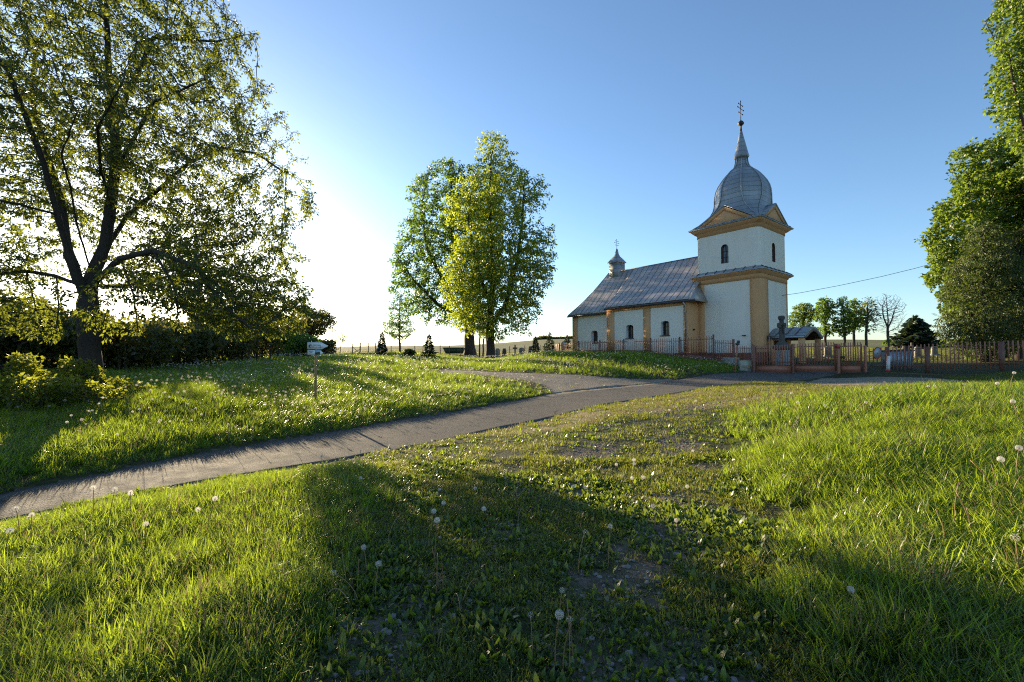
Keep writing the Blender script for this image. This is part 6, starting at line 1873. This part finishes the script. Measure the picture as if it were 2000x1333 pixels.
def dandelion(x, y, kind, scale, zone):
    """kind: clock (full seed head), tuft (half blown), bare (stalk only), bent (fallen stalk)"""
    if kind == 'bent': me, top = bent[rg.integers(len(bent))]
    else: me, top = stems[rg.integers(len(stems))]
    nm = {"clock":"dandelion_clock","tuft":"blown_dandelion","bare":"bare_dandelion_stalk","bent":"fallen_dandelion_stalk"}[kind]
    o = bpy.data.objects.new(nm, None if kind in ('clock','tuft') else me); COL.objects.link(o)
    o.location = (x, y, hz(x, y)); o.rotation_euler = (rg.normal()*.06, rg.normal()*.06, rg.random()*6.28); o.scale = (scale,)*3
    what = {"clock":"white round dandelion clock","tuft":"half blown dandelion head","bare":"bare pale brown dandelion stalk","bent":"bent over brown dandelion stalk"}[kind]
    tag(o, what+" "+zone, "dandelion", what+"s "+zone)
    if kind in ('clock','tuft'):
        o.empty_display_size = .02
        s_ = bpy.data.objects.new("stem", me); COL.objects.link(s_); s_.parent = o
        h_ = bpy.data.objects.new("seed_head", (heads if kind == 'clock' else tuft_heads)[rg.integers(3 if kind == 'clock' else 2)]); COL.objects.link(h_); h_.parent = o
        h_.location = top; h_.rotation_euler = (rg.normal()*.3, rg.normal()*.3, rg.random()*6.28)
        c_ = bpy.data.objects.new("seed_core", core_me); COL.objects.link(c_); c_.parent = h_
    n_d[kind in ('bare','bent')] += 1
def ground_xy(px, py):
    q = hit(px, py); return q[0], q[1]
Z_LAWN, Z_LEFT, Z_MOUND, Z_DRY, Z_BANK = "in the shaded lawn in front", "in the tall grass left of the lawn", "in the tall grass on the right", "on the dry strip beside the road", "on the bank beyond the road"
# those that stand out in the picture, by the foot of each stalk
for px, py, kd in [(722,975,'clock'),(836,1075,'clock'),(858,1030,'clock'),(955,1030,'clock'),(848,1105,'clock'),(716,1130,'clock'),(733,1170,'clock'),(1120,980,'clock'),(1128,1000,'clock'),(1237,955,'clock'),(1240,962,'clock'),(842,1020,'tuft'),
                   (1188,1110,'clock'),(1090,1240,'tuft'),(1084,1300,'clock'),(1120,1290,'tuft'),(1040,1290,'tuft'),(1280,1040,'clock'),(1325,1070,'clock'),(1688,1270,'clock'),(1130,1120,'tuft'),(700,1180,'tuft'),(690,1160,'bare'),(697,1165,'bare'),(676,1150,'bare'),
                   (853,1165,'bare'),(858,1160,'bare'),(865,1155,'bare'),(850,1170,'bare'),(880,1180,'bent'),(900,1180,'bent'),(690,1190,'bent'),(820,1150,'bent'),(620,1060,'bent'),(702,1060,'bare'),(758,1070,'bare'),(430,1290,'bare'),(398,1300,'bare'),(1100,1320,'bare'),(1112,1325,'bare'),
                   (1000,985,'bare'),(1010,990,'bare'),(1005,1000,'bare'),(1040,975,'bare'),(960,950,'bare'),(985,940,'bare'),(930,1000,'bare'),(945,1010,'bare'),(890,980,'bare'),(1060,930,'bare'),(1075,925,'bare'),(1525,960,'bent'),(1540,965,'bare'),(1510,975,'tuft'),(1535,985,'bare'),
                   (1030,950,'bent'),(905,1000,'bent'),(1010,1030,'bent'),(815,935,'bare'),(820,960,'bare'),(825,975,'bare'),(800,930,'tuft')]:
    x, y = ground_xy(px, min(py, 1325)); dandelion(x, y, kd, rg.uniform(.85,1.15), Z_LAWN)
for px, py, kd in [(36,1075,'clock'),(62,1080,'clock'),(10,1110,'clock'),(285,1085,'clock'),(212,1035,'clock'),(245,1030,'clock'),(258,1035,'clock'),(180,1035,'clock'),(408,1040,'clock'),(415,1045,'clock'),(135,1090,'bare'),(410,1070,'bare'),(470,1030,'bare'),(478,1035,'bare'),(640,985,'bare'),
                   (720,920,'clock'),(728,915,'clock'),(745,915,'clock'),(755,910,'clock'),(630,930,'clock'),(638,940,'tuft'),(595,925,'tuft'),(690,930,'tuft'),(700,935,'tuft'),(85,1040,'bare'),(130,1020,'bare'),(60,1060,'tuft'),(320,1010,'tuft')]:
    x, y = ground_xy(px, py); dandelion(x, y, kd, rg.uniform(.95,1.25), Z_LEFT)
for px, py, kd in [(1985,960,'clock'),(1978,975,'clock'),(1950,990,'bare'),(1957,1000,'bare'),(1945,1005,'bare'),(1970,1010,'bare'),(1900,1060,'bare'),(1865,1050,'bare'),(1895,1075,'bare'),(1990,830,'clock'),(1995,850,'bare'),(1960,780,'clock'),(1972,770,'clock'),(1990,1150,'tuft'),(1850,1085,'bare'),(1745,980,'bare')]:
    x, y = ground_xy(px, py); dandelion(x, y, kd, rg.uniform(1.2,1.5), Z_MOUND)
def rand_zone(n, pxr, pyr, kinds, zone, sc, cond=None):
    k = 0
    while k < n:
        px, py = rg.uniform(*pxr), rg.uniform(*pyr); x, y = ground_xy(px, py)
        if road_in(np.array([x]), np.array([y]))[0] > -.1: continue
        if (zone == Z_BANK) != bool(beyond_road(np.array([x]), np.array([y]))[0]): continue
        dandelion(x, y, kinds[rg.integers(len(kinds))], rg.uniform(*sc), zone); k += 1
rand_zone(34, (780,1400), (890,1010), ['bare','bare','tuft','clock','bent'], Z_LAWN, (.8,1.1))
rand_zone(70, (1300,1900), (772,835), ['bare','bare','tuft','clock'], Z_DRY, (.9,1.3))
rand_zone(24, (1000,1330), (800,880), ['bare','tuft','clock'], Z_DRY, (.8,1.1))
rand_zone(95, (130,1040), (775,900), ['clock','clock','tuft','bare'], Z_BANK, (.9,1.25))
print("dandelions", n_d)
# the countless ones further off in the meadow
c_d = newcoll("dandelion_kinds")
for i in range(2):
    mb = MB().tube([(0,0,-.02),(.01,0,.12),(.02,.01,.25)], .003, 3); mb.v = [tuple(p) for p in mb.v]
    hd = tuft_heads[i]; 
    import bmesh
    bm = bmesh.new(); bm.from_mesh(hd); bmesh.ops.scale(bm, vec=(1.35,)*3, verts=bm.verts); bmesh.ops.translate(bm, vec=(.02,.01,.25), verts=bm.verts)
    me = bpy.data.meshes.new("far_clock%d" % i); bm.to_mesh(me); bm.free()
    source(c_d, "far_clock%d" % i, me, M['fluff'])
x, y = frustum_points(14000, 9, 42, .7, rg, 1.2)
ok = keep_off(x, y) & beyond_road(x, y) & (x < 14) & ~inside_church(x, y) & (smooth01(.35, .62, fbm(x*.35, y*.35, 81, 3)) > rg.random(len(x)))
nf_ = nave_line(1300); x, y = x[ok], y[ok]
s = .85 + .45*rg.random(len(x)) + .015*y
o = instancer("meadow_dandelions", c_d, np.stack([x, y, height(x, y)], 1), np.stack([rg.normal(size=len(x))*.1, rg.normal(size=len(x))*.1, rg.random(len(x))*6.28], 1), np.stack([s, s, s], 1), rg.integers(0, 2, len(x)))
tag(o, "countless white dandelion clocks dotted over the far meadow", "dandelions", None, "stuff"); print("meadow dandelions", len(x))
